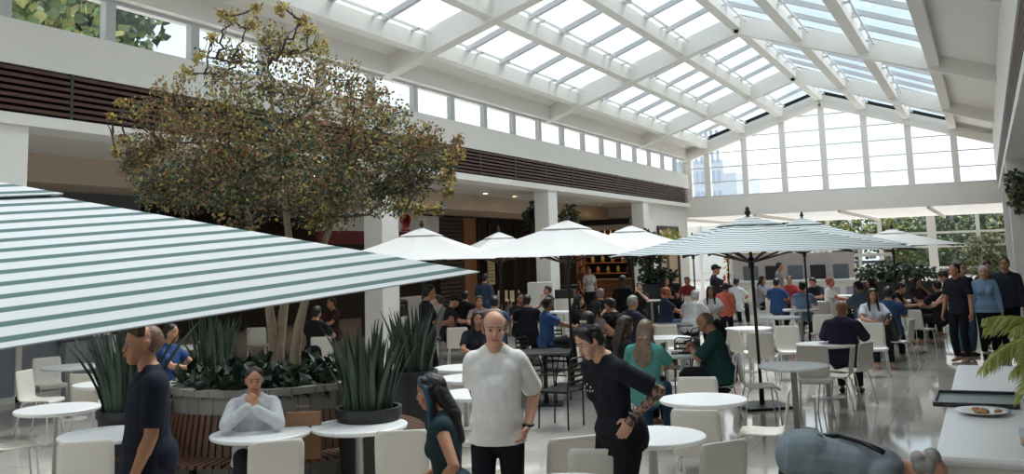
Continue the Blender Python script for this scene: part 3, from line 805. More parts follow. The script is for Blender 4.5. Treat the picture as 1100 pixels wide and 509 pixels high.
def person(label, loc, rz_, H=1.7, pose='stand', g=1., belly=0., sh=1., skin_=TAN, shirt=(30, 30, 34), sleeve=.5, pants=(28, 28, 32), shoes=(40, 38, 38),
           hair=('short', BLK), lean=0., side=0., twist=0., hy=0., hp=0., hl=None, hr=None, pl=None, pr_=None, fdl=None, fdr=None, fem=False, vox=.012,
           seat=.45, feet=None, curl=30, hood=False, extra=None, palm_l=None, palm_r=None, shirt_len=.1, tattoo=False, face=False, group=None):
    """hl/hr wrist targets and pl/pr_ elbow directions are given in the body frame: x right, y ahead, z up, metres for a 1.72 m person"""
    t = empty('person', (0, 0, 0), 0, label, 'person', group)
    s = H/1.72
    sit = pose == 'sit'
    pel = Vector((0, -.02, (seat+.115)/s if sit else .93))
    Rt = rot('Z', twist) @ rot('Y', side) @ rot('X', -lean)
    T = lambda x, y, z: pel + Rt @ Vector((x, y, z))
    V = lambda p: Vector(p)*s
    X = Rt @ Vector((1, 0, 0))
    b, sh_b, pa, sho = Blob(), Blob(), Blob(), Blob()
    def add(bl, a, c, ra, rb, infl=0., **k): bl.rc(V(a), V(c), (ra+infl)*s, (rb+infl)*s, **k)
    sw = .165*sh*(.92 if fem else 1.)
    hipw = 1.08 if fem else 1.
    wst = .105 if fem else .128
    def torso(bl, i, low, neck=False):
        add(bl, T(0, 0, low), T(0, 0, .1), (.162 if i else .150)*g*hipw, wst*g, i, sx=1.12, sy=.82, ref=X, flat=True)
        if i: add(bl, T(0, 0, .05), T(0, 0, .14), .150*g*hipw, wst*g*1.03, i, sx=1.12, sy=.82, ref=X)
        add(bl, T(0, .005, .1), T(0, .0, .3), wst*g, .138*(g*.6+.4), i, sx=1.12, sy=.78, ref=X)
        add(bl, T(0, 0, .3), T(0, -.01, .40), .138*(g*.6+.4), .12*(g*.4+.6), i, sx=1.14, sy=.78, ref=X)
        add(bl, T(-sw, -.01, .445), T(sw, -.01, .445), .055, .055, i)
        for q in (-1, 1):
            add(bl, T(q*sw*.85, -.01, .45), T(q*.035, -.015, .505 if i else .525), .045, .05, i*.7)
            add(bl, T(q*sw*.55, .03, .38), T(q*sw*.4, .03, .30), .078, .085, i*.9, sy=.8, ref=X)
            if fem: add(bl, T(q*.068, .075 if g > .95 else .06, .32), T(q*.066, .085 if g > .95 else .065, .30), .058 if g > .95 else .048, .058 if g > .95 else .048, i)
            if bl is not b or lean <= 40: add(bl, T(q*.07, -.045, .03), T(q*.075, -.04, -.03), .088*g*hipw, .088*g*hipw, i*1.35)
        if belly: add(bl, T(0, .02+.035*belly, .06), T(0, .015+.03*belly, .26), .122*g, .118*g, i, sx=1.12, sy=.75+.18*belly, ref=X)
    torso(b, 0, -.03)
    # neck and head
    nk0, nk1 = T(0, -.01, .48), T(0, .015, .585)
    Rh = rot('Z', twist+hy) @ rot('Y', side*.5) @ rot('X', -(lean*.6+hp))
    hc = nk1 + Rh @ Vector((0, .03, .085))
    if rz_ is None:
        px_, py_, a_ = loc; q_ = at(px_, py_, z=hc.z*s); rz_ = view_rot(q_, a_); o_ = Matrix.Rotation(rz_, 3, 'Z') @ Vector((hc.x*s, hc.y*s, 0)); loc = (q_.x-o_.x, q_.y-o_.y, 0)
    t.location = loc; t.rotation_euler = (0, 0, rz_)
    Hd = lambda x, y, z: hc + Rh @ Vector((x, y, z))
    HX = Rh @ Vector((1, 0, 0))
    add(b, nk0, nk1 + (hc-nk1)*.3, .06*(g*.4+.6), .053*(g*.3+.7))
    hs = .96 if fem else 1.
    def hadd(bl, p, q, ra, rb, **k): bl.rc(V(Hd(*[c*hs for c in p])), V(Hd(*[c*hs for c in q])), ra*s*hs, rb*s*hs, ref=HX, **k)
    hadd(b, (0, -.022, .028), (0, .008, .036), .087, .083, sx=.87)
    hadd(b, (0, .025, -.02), (0, .05, -.082), .066, .036, sx=.98)
    hadd(b, (0, .086, .012), (0, .1, -.026), .008, .0135)
    hadd(b, (-.034, .078, .026), (.034, .078, .026), .012, .012)
    for q in (-1, 1):
        hadd(b, (q*.036, .06, -.03), (q*.032, .066, -.045), .026, .024)
        hadd(b, (q*.077, -.012, .012), (q*.074, -.004, -.026), .018, .011, sx=.45, sy=1.)
    hadd(b, (-.016, .09, -.058), (.016, .09, -.058), .009, .009)
    # arms and hands
    tatt = None
    for q, hand, pole, fd, pn in ((1, hr, pr_, fdr, palm_r), (-1, hl, pl, fdl, palm_l)):
        S0 = T(q*(sw+.012), -.01, .44)
        if hand is None: hand = (q*.27, .06, .80) if not sit else (q*.14, .34, .66)
        if pole is None: pole = (q*.5, -1, -.3)
        E_, W = ik(S0, hand, .285, .25, pole)
        th = (.92 if fem else 1.)*(g*.35+.65)
        add(b, S0, E_, .052*th, .04*th); add(b, E_, E_.lerp(W, .35), .04*th, .041*th); add(b, E_.lerp(W, .35), W, .041*th, .027*th, sy=.9)
        if sleeve > 0:
            e2 = S0.lerp(E_, min(1., sleeve*2*.72))
            add(sh_b, S0, e2, .056*th, .054*th, .014, flat=False) if sleeve > .8 else add(sh_b, S0, e2, .058*th, .06*th, .013, flat=True)
            if sleeve <= .8: add(sh_b, S0, S0.lerp(e2, .3), .056*th, .056*th, .012)
            if sleeve > .8: add(sh_b, S0.lerp(E_, .6), E_, .052*th, .05*th, .016); add(sh_b, E_, E_.lerp(W, .93), .05*th, .036*th, .011)
        d = Vector(fd).normalized() if fd else (W-E_).normalized()
        n_ = Vector(pn) if pn else Vector((-q, -.15, 0)); n_ = (n_ - d*n_.dot(d))
        n_ = n_.normalized() if n_.length > .01 else d.orthogonal(); sd = d.cross(n_)*(q)      # towards the thumb
        fb = 1.0 if vox < .008 else 1.3
        add(b, W, W+d*.03, .026, .028, sx=1.15, sy=.7, ref=sd)
        add(b, W+d*.025, W+d*.08, .032, .04, sx=1.05, sy=.42, ref=sd)
        for i, (o_, L) in enumerate(((.030, .066), (.0105, .076), (-.0095, .071), (-.028, .055))):
            c1 = math.radians(curl*(.6+.15*i)); c2 = math.radians(curl*(1.5+.2*i))
            p0 = W + d*.085 + sd*o_*1.05; p1 = p0 + (d*math.cos(c1)+n_*math.sin(c1))*L*.5; p2 = p1 + (d*math.cos(c2)+n_*math.sin(c2))*L*.5
            add(b, p0-d*.015, p1, .0098*fb, .009*fb); add(b, p1, p2, .009*fb, .0078*fb)
        t0 = W + d*.03 + sd*.026; t1 = t0 + (d*.6+sd*.7+n_*.25).normalized()*.04; t2 = t1 + (d*.95+sd*.2+n_*.3).normalized()*.032
        add(b, t0-sd*.012, t1, .014*fb, .0115*fb); add(b, t1, t2, .0115*fb, .009*fb)
        if q == 1: AR = (S0, E_, W)
        else: AL = (S0, E_, W, d)
    # legs
    for q in (-1, 1):
        sho = Blob()
        h0 = pel + Vector((q*.088*hipw, 0, -.02))
        if sit:
            k_ = pel + Vector((q*.12, .43, .0)); an = Vector((q*.12, .43+.03, .075/s))
            if feet: an = Vector((q*.12, feet, .075/s))
        else:
            an = Vector((q*.10, -.02, .075))
            if feet: an = Vector((q*.10, feet*q, .075))
            k_, an = ik(h0, an, .43, .42, (q*.1, 1, 0))
        lt = g*.4+.6
        add(b, h0, k_, .082*lt*hipw, .054*lt); add(b, k_, k_.lerp(an, .35), .052*lt, .054*lt); add(b, k_.lerp(an, .35), an, .054*lt, .034)
        toe = an + Vector((q*.015, .15, -.04)); heel = an + Vector((0, -.04, -.03))
        add(b, an, an+Vector((0, .05, -.025)), .034, .034)
        add(b, heel, toe, .03, .026, sx=1.15, ref=(1, 0, 0))
        add(sho, heel+Vector((0, 0, -.008)), toe+Vector((0, .01, -.004)), .038, .034, sx=1.15, ref=(1, 0, 0)); add(sho, an+Vector((0, .0, -.03)), an+Vector((0, .04, -.035)), .042, .036)
        if vox < .0125: sho.build('shoe', cloth(shoes), t, max(vox, .007), 2)
        add(pa, h0, k_, .09*lt*hipw, .062*lt, .008); add(pa, k_, k_.lerp(an, .4), .062*lt, .062*lt, .007); add(pa, k_.lerp(an, .4), an+Vector((0, 0, .03)), .062*lt, .05, .007, flat=True)
        add(pa, T(q*.07, -.045, .0), T(q*.075, -.04, -.03), .088*g*hipw, .088*g*hipw,   .016 if lean > 40 else .022 if sit else .012); add(pa, pel+Vector((q*.04, 0, -.02)), h0.lerp(k_, .25), (.08 if sit else .1)*lt*hipw, .085*lt*hipw, .008)
    add(pa, pel+Vector((0, 0, -.05)), T(0, 0, .035), .140*g*hipw, .138*g*hipw, .004, sx=1.12, sy=.82, ref=X)
    torso(sh_b, .021, -shirt_len)
    if sleeve > .8 and hood: 
        add(sh_b, T(-.07, -.07, .5), T(.07, -.07, .5), .05, .05); add(sh_b, T(-.08, .0, .5), T(-.05, .06, .46), .035, .03); add(sh_b, T(.08, .0, .5), T(.05, .06, .46), .035, .03)
    body = b.build('body', [skin(skin_)] + ([TATT] if tattoo else []), t, vox, 3 if vox > .008 else 4)
    if tattoo:
        me = body.data
        a0, e0, w0, d0 = [V(p) for p in AL[:3]] + [AL[3]]
        for poly in me.polygons:
            c = poly.center
            def dseg(a, b_):
                ab = b_-a; q = max(0, min(1, (c-a).dot(ab)/ab.length_squared)); return (c-(a+ab*q)).length
            if min(dseg(a0, e0), dseg(e0, w0)) < .062*s: poly.material_index = 1
    sh_b.build('shirt', shirt if not isinstance(shirt, tuple) else cloth(shirt), t, max(vox, .007), 11 if vox < .008 else 6)
    pa.build('trousers', cloth(pants), t, max(vox, .008), 4)
    # hair
    st_, hcol = hair
    if st_ != 'bald':
        hb = Blob()
        if st_ == 'fringe':
            for q in (-1, 1): hadd(hb, (q*.045, -.045, -.005), (q*.05, -.03, .03), .047, .042); hadd(hb, (q*.06, .0, .02), (q*.062, .005, -.005), .024, .018)
            hadd(hb, (-.035, -.08, .0), (.035, -.08, .0), .042, .042); hadd(hb, (-.02, -.06, .075), (.02, -.06, .075), .05, .05)
        elif st_ == 'stubble':
            hadd(hb, (0, -.05, .02), (0, -.046, .034), .084, .082, sx=.9)
        else:
            hadd(hb, (0, -.032, .035), (0, -.012, .052), .091, .086, sx=.91)
            hadd(hb, (-.025, -.06, -.02), (.025, -.06, -.02), .05, .05)
            if fem: hadd(hb, (-.035, .03, .075), (.035, .03, .075), .047, .047); hadd(hb, (-.06, .03, .04), (-.064, .025, .01), .025, .016); hadd(hb, (.06, .03, .04), (.064, .025, .01), .025, .016)
            else: hadd(hb, (-.035, .018, .078), (.035, .018, .078), .046, .046)
            for q in (-1, 1): hadd(hb, (q*.066, -.02, .035), (q*.07, -.012, .0), .026, .014)
            if st_ in ('long', 'longfront', 'wavy'):
                L = -.34 if st_ != 'wavy' else -.38
                hadd(hb, (0, -.06, .0), (0, -.125, L*.5), .085, .08, sx=1.1, sy=.7); hadd(hb, (0, -.125, L*.5), (0, -.15, L), .08, .05, sx=1.2, sy=.6)
                for q in (-1, 1):
                    hadd(hb, (q*.068, .0, .03), (q*.08, -.005, -.12), .028, .026); hadd(hb, (q*.08, -.005, -.12), (q*.085, -.0, -.22), .026, .018)
                    if st_ == 'wavy':
                        for j in range(4): hadd(hb, (q*(.03+.02*j), -.14, -.1-.05*j), (q*(.045+.012*j), -.17, -.24-.04*j), .03, .016)
                if st_ == 'longfront':
                    for q in (-1, 1): hadd(hb, (q*.08, .0, -.1), (q*.085, .06, -.3), .028, .018)
            if st_ == 'bun': hadd(hb, (0, -.06, .125), (0, -.068, .145), .05, .048)
            if st_ == 'tail':
                hadd(hb, (0, -.1, .07), (0, -.16, .02), .03, .035); hadd(hb, (0, -.16, .02), (0, -.15, -.2), .034, .014)
        if st_ == 'cap':
            hb = Blob(); hadd(hb, (0, -.03, .055), (0, -.005, .062), .092, .09, sx=.92); hadd(hb, (-.04, .1, .055), (.04, .1, .055), .038, .038, sy=.9); 
            o = hb.build('cap', cloth(hcol), t, max(vox*.8, .006), 2)
        else: hb.build('hair', hairm(hcol), t, max(vox*.7, .0055), 2)
    if face:
        for q in (-1, 1):
            e_ = Blob(); e_.sp(V(Hd(q*.031*hs, .0805*hs, .006)), .0095*s); mb = MB(); mb.add(e_.v, e_.f)
            o = mb.build('eye', [EYEW, EYEB], t, smooth=True)
            fwd = Rh @ Vector((0, 1, 0)); cen = V(Hd(q*.031*hs, .0805*hs, .006))
            for poly in o.data.polygons:
                if (poly.center-cen).normalized().dot(fwd) > .5: poly.material_index = 1
            e_ = Blob(); hadd(e_, (q*.016, .0905, .028), (q*.046, .082, .028), .0045, .0035); MB().add(e_.v, e_.f).build('eyebrow', hairm(hcol if hcol not in (WHT, GREY) else GREY), t, smooth=True)
        e_ = Blob(); hadd(e_, (-.02, .0935, -.058), (.02, .0935, -.058), .0065, .0065); MB().add(e_.v, e_.f).build('lips', LIP, t, smooth=True)
    info = dict(V=V, Hd=Hd, T=T, AL=AL, AR=AR, s=s, hs=hs, hadd=hadd, Rh=Rh, t=t)
    return info
def tattoo_mat():
    m = mat('tattooed_skin', (176, 132, 108), .5, var=.05); n, l = m.node_tree.nodes, m.node_tree.links
    b = n['Principled BSDF']; tc = n.new('ShaderNodeTexCoord'); vo = n.new('ShaderNodeTexNoise'); vo.inputs['Scale'].default_value = 26; vo.inputs['Detail'].default_value = 3; vo.inputs['Distortion'].default_value = 1.6
    l.new(tc.outputs['Object'], vo.inputs['Vector']); cr = n.new('ShaderNodeValToRGB'); l.new(vo.outputs['Fac'], cr.inputs[0])
    e = cr.color_ramp.elements; e[0].position = .47; e[0].color = (*lin((64, 58, 60)), 1); e[1].position = .56; e[1].color = (*lin((170, 124, 100)), 1)
    l.new(cr.outputs[0], b.inputs['Base Color']); return m
TATT = tattoo_mat()
def floral():
    m = mat('floral_fabric', (118, 84, 72), .85); n, l = m.node_tree.nodes, m.node_tree.links
    tc = n.new('ShaderNodeTexCoord'); vo = n.new('ShaderNodeTexVoronoi'); vo.inputs['Scale'].default_value = 14; l.new(tc.outputs['Object'], vo.inputs['Vector'])
    cr = n.new('ShaderNodeValToRGB'); cr.color_ramp.interpolation = 'CONSTANT'; l.new(vo.outputs['Color'], cr.inputs[0]); e = cr.color_ramp.elements
    e[0].color = (*lin((70, 50, 48)), 1); e[1].position = .4; e[1].color = (*lin((150, 96, 80)), 1); k = e.new(.7); k.color = (*lin((196, 150, 122)), 1); k = e.new(.85); k.color = (*lin((60, 62, 56)), 1)
    l.new(cr.outputs[0], n['Principled BSDF'].inputs['Base Color']); return m
FLORAL = floral()
def floor_pt(px, py, zhead): 
    p = at(px, py, z=zhead); return Vector((p.x, p.y, 0))
def place(px, py, z, a): return (px, py, a), None

# --- the people in front
V_ = .0055; SM_ = 16
p, r = place(152, 370, 1.60, -100)
person('bald bearded man in dark navy tee walking left, seen from behind his side', p, r, 1.74, g=1.1, sh=1.02, skin_=TAN, shirt=(32, 36, 50), sleeve=.62*.95, pants=(30, 32, 40), hair=('stubble', (118, 88, 72)),
       hl=(-.23, .1, .86), pl=(-.2, -1, -.1), hr=(.22, .0, .86), pr_=(.3, -1, 0), vox=V_, face=True, hy=4, feet=.12)
p, r = place(273, 409, 1.1, 178)
hoodie = person('person in pale grey hoodie sitting on the bench, hands clasped at the mouth', p, r, 1.52, 'sit', g=1.05, skin_=TAN, shirt=(196, 198, 200), sleeve=1, pants=(36, 36, 42), hair=('short', DBR),
       hl=(.0, .25, 1.06), hr=(.05, .235, 1.085), pl=(-1, .3, -.9), pr_=(1, .3, -.9), fdl=(.35, -.3, .9), fdr=(-.35, -.25, .9), palm_l=(.3, -1, 0), palm_r=(-.3, -1, 0), curl=50, vox=V_, face=True, hood=True, lean=0, hp=4, seat=.43)
p, r = place(463, 421, 1.29, -82)
gi = person('girl with long black hair with a blue streak, dark teal tank top, in profile', p, r, 1.44, g=.9, sh=.92, fem=True, skin_=TAN, shirt=(40, 58, 64), sleeve=0, pants=(226, 220, 210), hair=('longfront', BLK),
       hl=(-.2, .06, 1.0), pl=(-1, -.9, .05), hr=(.2, .2, .98), pr_=(.5, -1, 0), fdl=(.5, .75, -.45), palm_l=(.8, -.5, .2), vox=V_, face=True, hp=6, lean=6, shirt_len=.02)
hb = Blob(); gi['hadd'](hb, (-.05, .05, .085), (-.078, .02, .03), .024, .024); gi['hadd'](hb, (-.078, .02, .03), (-.086, .012, -.06), .024, .022); gi['hadd'](hb, (-.086, .012, -.06), (-.098, .04, -.26), .022, .014); gi['hadd'](hb, (-.01, .055, .105), (-.05, .05, .085), .02, .024)
hb.build('hair_streak', hairm((40, 82, 104)), gi['t'], .006, 2)
p, r = place(531, 353, 1.60, -176)
wm = person('balding man in plain white tee and black trousers looking at the viewer', p, r, 1.73, g=.98, belly=.7, sh=.86, skin_=FAIR, shirt=(232, 230, 226), sleeve=.64, pants=(26, 26, 32), hair=('fringe', (110, 92, 76)),
       hl=(-.21, .0, .95), pl=(-.5, -1, -.1), fdl=(.3, .5, -.7), palm_l=(.8, .2, 0), hr=(.1, -.2, .97), pr_=(.35, -1, 0), vox=V_, face=True, hp=5, lean=3, hy=6, shirt_len=.09)
MB().tube([Vector(wm['V'](wm['AL'][2])) + (q_) for q_ in [Vector((.033*math.cos(k*PI/8), .033*math.sin(k*PI/8), 0)) for k in range(16)]], .011, 8, closed=True).build('wristwatch', BLACKP, wm['t'], smooth=True)
p, r = place(633, 366, 1.53, -128)
tw = person('woman with bun, black tee and tattooed arm on her hip, looking down', p, r, 1.68, g=.95, fem=True, sh=1.0, skin_=FAIR, shirt=(30, 32, 38), sleeve=.55, pants=(24, 24, 28), hair=('bun', BLK),
       hl=(-.19, .02, 1.06), pl=(-.75, -1, .3), fdl=(.2, .5, -.8), palm_l=(.7, -.5, .1), hr=(.2, -.1, 1.0), pr_=(.8, -.8, 0), vox=V_, face=True, hp=18, lean=14, hy=-6, tattoo=True, shirt_len=.1, curl=12)
w_ = tw['V'](tw['AL'][2]); ad = (tw['AL'][2]-tw['AL'][1]).normalized(); o1 = ad.orthogonal().normalized(); o2 = ad.cross(o1)
MB().tube([w_ + (o1*math.cos(k*PI/8)+o2*math.sin(k*PI/8))*.032 for k in range(16)], .012, 8, closed=True).build('wristwatch', BLACKP, tw['t'], smooth=True)
e_ = Blob(); tw['hadd'](e_, (-.03, -.02, .138), (.03, -.02, .138), .012, .012); e_.build('hair_clip', mat('hair_clip', (200, 190, 160), .4), tw['t'], .006, 1)
mb = MB(); cmk = tw['T'](.0, .15, .33)
for dx, dz in ((0, .03), (-.03, .012), (.03, .012), (-.045, -.012), (-.015, -.016), (.015, -.016), (.045, -.012)):
    a_ = tw['V'](tw['T'](dx, .168, .37+dz)); mb.lathe([(.001, -.008), (.008, 0), (.001, .008)], 4, c=a_)
mb.build('shirt_print', mat('shirt_print', (190, 190, 190), .6), tw['t'])
p = at(868, 497, z=.87); p.z = 0; r = view_rot(p, 92)
bm = person('grey haired person bending far forward in grey tee with dark bag strap', p, r, 1.62, 'stand', g=1.25, sh=1.08, skin_=FAIR, shirt=(128, 140, 146), sleeve=.6, pants=(44, 46, 56), hair=('fringe', GREY),
       lean=93, hp=8, hl=(-.2, .5, .35), hr=(.2, .5, .35), vox=.0065, shirt_len=.1)
mb = MB(); pts_ = [bm['T'](.17, -.125, .44), bm['T'](.08, -.155, .33), bm['T'](-.03, -.165, .2), bm['T'](-.13, -.13, .06), bm['T'](-.17, -.02, .0)]
mb.tube([bm['V'](q_) for q_ in pts_], .016, 8).build('bag_strap', BLACKP, bm['t'], smooth=True)

# --- middle distance and background
def sitp(label, px, py, a, chair=None, zh=1.19, **k):
    p, r = place(px, py, zh, a); k.setdefault('vox', .013)
    i = person(label, p, r, pose='sit', **k)
    if chair: put_chair(i['t'].location, i['t'].rotation_euler.z, chair)
    return i
def stp(label, px, py, a, zh=1.6, **k):
    p, r = place(px, py, zh, a); k.setdefault('vox', .013); k.setdefault('H', zh/.935)
    return person(label, p, r, **k)
TBL = dict(hl=(-.14, .40, .80), hr=(.14, .40, .80), pl=(-1, -.3, -.6), pr_=(1, -.3, -.6))
PHONE = dict(hl=(-.05, .33, .9), hr=(.05, .33, .9), pl=(-1, 0, -1), pr_=(1, 0, -1))
FACE = dict(hl=(-.03, .2, 1.08), hr=(.14, .38, .8), pl=(-1, .3, -1), pr_=(1, -.3, -.6))
gm = sitp('heavy balding man in dark green tee looking down at his phone, in profile', 757, 347, -85, 'white chair under the heavy man in the dark green tee', zh=1.2, g=1.4, belly=.9, sh=1.1, skin_=TAN, shirt=(36, 70, 68), sleeve=.72, pants=(28, 30, 34), hair=('stubble', (96, 80, 70)), hp=24, lean=8, vox=.008, face=True, **PHONE)
ph_ = (gm['AL'][2]+gm['AR'][2])*.5*gm['s'] + Vector((0, .085, .025)); pw_ = gm['t'].location + Matrix.Rotation(gm['t'].rotation_euler.z, 3, 'Z') @ ph_
o = empty('phone', pw_, gm['t'].rotation_euler.z, 'dark phone held by the man in the green tee', 'phone')
MB().box(-.036, .036, -.07, .07, 0, .009).build('phone_body', BLACKP, o, bevel=.003); MB().box(-.032, .032, -.064, .064, .009, .0095).build('screen', mat('phone_screen', (60, 66, 74), .1), o)
sitp('bald man in dark purple shirt seen from behind', 904, 332, 8, zh=1.2, g=1.25, sh=1.1, skin_=BROWN, shirt=(50, 44, 66), sleeve=.7, hair=('bald', BLK), vox=.009, hp=12, lean=6, **TBL)
sitp('woman in teal top seen from behind with long light brown wavy hair', 693, 355, 14, zh=1.17, g=1.05, fem=True, skin_=FAIR, shirt=(84, 148, 142), sleeve=.5, pants=(50, 70, 100), hair=('wavy', LBR), vox=.009, hp=5, **TBL)
sitp('dark haired person in black just left of the woman in teal', 672, 350, 60, zh=1.17, skin_=TAN, shirt=(30, 30, 34), hair=('long', DBR), fem=True, **TBL)
stp('child in coral tee and dark trousers standing with back to the viewer', 779, 309, 12, zh=1.28, skin_=TAN, shirt=(236, 122, 104), sleeve=.6, pants=(30, 32, 46), hair=('short', BLK), hp=10, sh=1.05, g=1.15)
sitp('orange haired man in navy tee sitting sideways facing right', 716, 314, 75, zh=1.2, g=1.2, belly=.4, skin_=(206, 130, 96), shirt=(48, 60, 86), pants=(58, 76, 104), hair=('stubble', RED), **TBL)
sitp('white haired man in white shirt bent over his table, seen from behind', 747, 318, 28, zh=1.15, g=1.2, sh=1.1, skin_=FAIR, shirt=(226, 226, 226), hair=('short', WHT), lean=22, **TBL)
sitp('long dark haired woman in white top facing the viewer by the coral tee child', 763, 313, 172, zh=1.17, fem=True, skin_=TAN, shirt=(222, 220, 220), hair=('longfront', BLK), face=True, **TBL)
stp('man in dark cap and black tee standing with hands raised to his mouth', 769, 290, 80, zh=1.63, skin_=TAN, shirt=(40, 42, 46), hair=('cap', (30, 30, 34)), hr=(.06, .26, 1.42), hl=(-.08, .24, 1.36), pr_=(1, .2, -1), pl=(-1, .2, -1))
sitp('dark haired man behind the coral tee child, just left of the curly haired woman', 780, 301, 200, zh=1.25, skin_=TAN, shirt=(58, 54, 58), hair=('short', BLK), **TBL)
sitp('curly dark haired woman in white tee right of the coral tee child', 791, 303, 20, zh=1.22, fem=True, skin_=TAN, shirt=(214, 218, 222), hair=('short', BLK), **TBL)
sitp('long dark haired woman in light denim at the right of the leaning pole', 819, 301, 110, zh=1.2, fem=True, skin_=TAN, shirt=(150, 150, 158), hair=('long', BLK), **TBL)
sitp('person in royal blue tee with back to the viewer, behind the pole', 834, 304, 10, zh=1.2, g=1.1, skin_=TAN, shirt=(48, 76, 120), hair=('short', BLK), **TBL)
sitp('man in dark red tee facing the viewer across the table', 848, 301, 178, zh=1.22, skin_=TAN, shirt=(150, 52, 54), hair=('short', BLK), face=True, **TBL)
sitp('dark haired person in pale blue and white tee, back to the viewer', 862, 308, 6, zh=1.18, skin_=TAN, shirt=(134, 158, 190), hair=('short', BLK), **TBL)
sitp('man in black tee leaning over his plate and facing left', 873, 303, -140, zh=1.24, g=1.15, skin_=TAN, shirt=(34, 36, 40), hair=('short', BLK), hp=22, lean=12, face=True, **TBL)
sitp('person with reddish hair and white shirt facing right behind third pole', 892, 303, 90, zh=1.22, g=1.1, skin_=(200, 134, 108), shirt=(222, 214, 208), hair=('short', RED), **TBL)
stp('grey shirted attendant standing before the far kiosk', 838, 286, 100, zh=1.62, skin_=TAN, shirt=(128, 124, 128), hair=('short', BLK))
sitp('dark haired person in white and denim with back to the viewer', 922, 308, -40, zh=1.2, skin_=TAN, shirt=(96, 116, 140), hair=('short', BLK), **TBL)
sitp('woman with black hair in white top facing left by the planter box', 935, 304, -90, zh=1.2, fem=True, skin_=TAN, shirt=(208, 206, 206), hair=('long', BLK), **TBL)
sitp('long dark haired woman in grey white tee looking toward the viewer', 937, 317, 165, zh=1.18, fem=True, skin_=TAN, shirt=(200, 202, 210), hair=('longfront', BLK), face=True, **TBL)
sitp('dark haired man in navy blue tee seen from behind', 954, 315, 6, zh=1.18, g=1.2, sh=1.12, skin_=TAN, shirt=(54, 78, 116), hair=('short', BLK), **TBL)
sitp('woman in sleeveless black top reaching across the table', 969, 309, 110, zh=1.2, fem=True, skin_=FAIR, shirt=(34, 32, 36), sleeve=0, hair=('short', DBR), lean=18, hp=10, hl=(-.12, .52, .82), hr=(.12, .54, .82))
sitp('woman raising one hand to her face near the hedge box', 985, 303, 130, zh=1.2, fem=True, skin_=TAN, shirt=(60, 52, 54), hair=('long', DBR), **FACE)
sitp('black haired person in black top behind the leaning standing woman', 1006, 307, -40, zh=1.2, skin_=TAN, shirt=(36, 38, 44), hair=('short', BLK), **TBL)
stp('woman in brown floral top leaning over the red cup table', 1013, 297, -100, zh=1.5, H=1.66, fem=True, skin_=FAIR, shirt=FLORAL, pants=(48, 54, 66), hair=('short', DBR), lean=22, hp=18, hl=(-.14, .46, 1.0), hr=(.14, .44, 1.0), pl=(-1, -.5, 0), pr_=(1, -.5, 0))
stp('man in dark tee and blue jeans standing at the right', 1033, 289, 150, zh=1.62, g=1.15, skin_=TAN, shirt=(40, 46, 54), pants=(72, 98, 122), hair=('short', BLK), face=True, vox=.011)
stp('person in black standing close behind the man in jeans', 1025, 290, 210, zh=1.63, skin_=TAN, shirt=(34, 36, 42), hair=('short', BLK))
stp('short haired woman in light blue shirt and black trousers walking up', 1056, 292, 176, zh=1.56, g=1.1, fem=True, skin_=FAIR, shirt=(132, 160, 190), sleeve=1, pants=(26, 26, 30), hair=('short', WHT), feet=.1, face=True, vox=.011)
stp('dark haired person behind the woman in the light blue shirt', 1060, 288, 160, zh=1.6, skin_=TAN, shirt=(92, 56, 56), hair=('short', BLK))
stp('man in black top standing rightmost behind the palm', 1079, 284, 190, zh=1.68, g=1.15, skin_=TAN, shirt=(44, 46, 56), sleeve=1, hair=('short', DBR), face=True)
# left and centre crowd
stp('person in black standing in profile by the left umbrella pole', 461, 314, 75, zh=1.6, skin_=TAN, shirt=(36, 36, 40), hair=('short', BLK), **{'hl': (-.05, .3, 1.1), 'hr': (.1, .3, 1.15)})
sitp('person in light top right of the left umbrella pole', 471, 323, -60, zh=1.2, skin_=FAIR, shirt=(150, 140, 134), hair=('short', DBR), **TBL)
sitp('man in black cap and black tee facing right over food', 488, 324, 80, zh=1.2, g=1.15, skin_=TAN, shirt=(32, 32, 36), hair=('cap', (28, 28, 32)), lean=8, hp=12, **TBL)
sitp('broad person in black seen from the back beside the black cap man', 500, 318, 20, zh=1.22, g=1.25, skin_=TAN, shirt=(30, 30, 33), hair=('short', BLK), **TBL)
sitp('woman in beige top facing the viewer, left of the denim standing person', 515, 324, 175, zh=1.18, fem=True, skin_=TAN, shirt=(150, 128, 118), hair=('short', DBR), face=True, **TBL)
sitp('woman with long black hair smiling, just left of the white tee man\'s head', 513, 343, 170, zh=1.18, fem=True, skin_=TAN, shirt=(34, 36, 40), hair=('long', BLK), face=True, **TBL)
stp('person in denim blue standing before the wooden shop front', 521, 299, 30, zh=1.6, skin_=TAN, shirt=(58, 74, 96), pants=(52, 66, 88), hair=('short', BLK))
sitp('man in blue tee with back to viewer, above the white tee man', 531, 325, 8, zh=1.2, g=1.15, skin_=TAN, shirt=(62, 86, 124), hair=('short', BLK), **TBL)
sitp('dark haired man facing right beside the broad black tee back', 559, 321, 160, zh=1.22, skin_=TAN, shirt=(46, 42, 44), hair=('short', BLK), face=True, **TBL)
sitp('man in black tee with broad back to the viewer at the centre left', 566, 323, 4, zh=1.22, g=1.25, sh=1.12, skin_=TAN, shirt=(28, 30, 36), hair=('short', BLK), **TBL)
sitp('man in dark blue grey shirt facing left near the tray cabinet', 588, 312, -110, zh=1.22, skin_=TAN, shirt=(44, 48, 58), hair=('short', BLK), **FACE)
sitp('person in blue tee facing right over the table with arms stretched', 589, 327, 70, zh=1.18, g=1.1, skin_=BROWN, shirt=(52, 82, 128), hair=('short', BLK), hl=(-.12, .5, .8), hr=(.12, .52, .8))
sitp('black haired woman in black looking right at the centre', 622, 323, 95, zh=1.2, fem=True, skin_=FAIR, shirt=(30, 30, 34), hair=('long', BLK), **TBL)
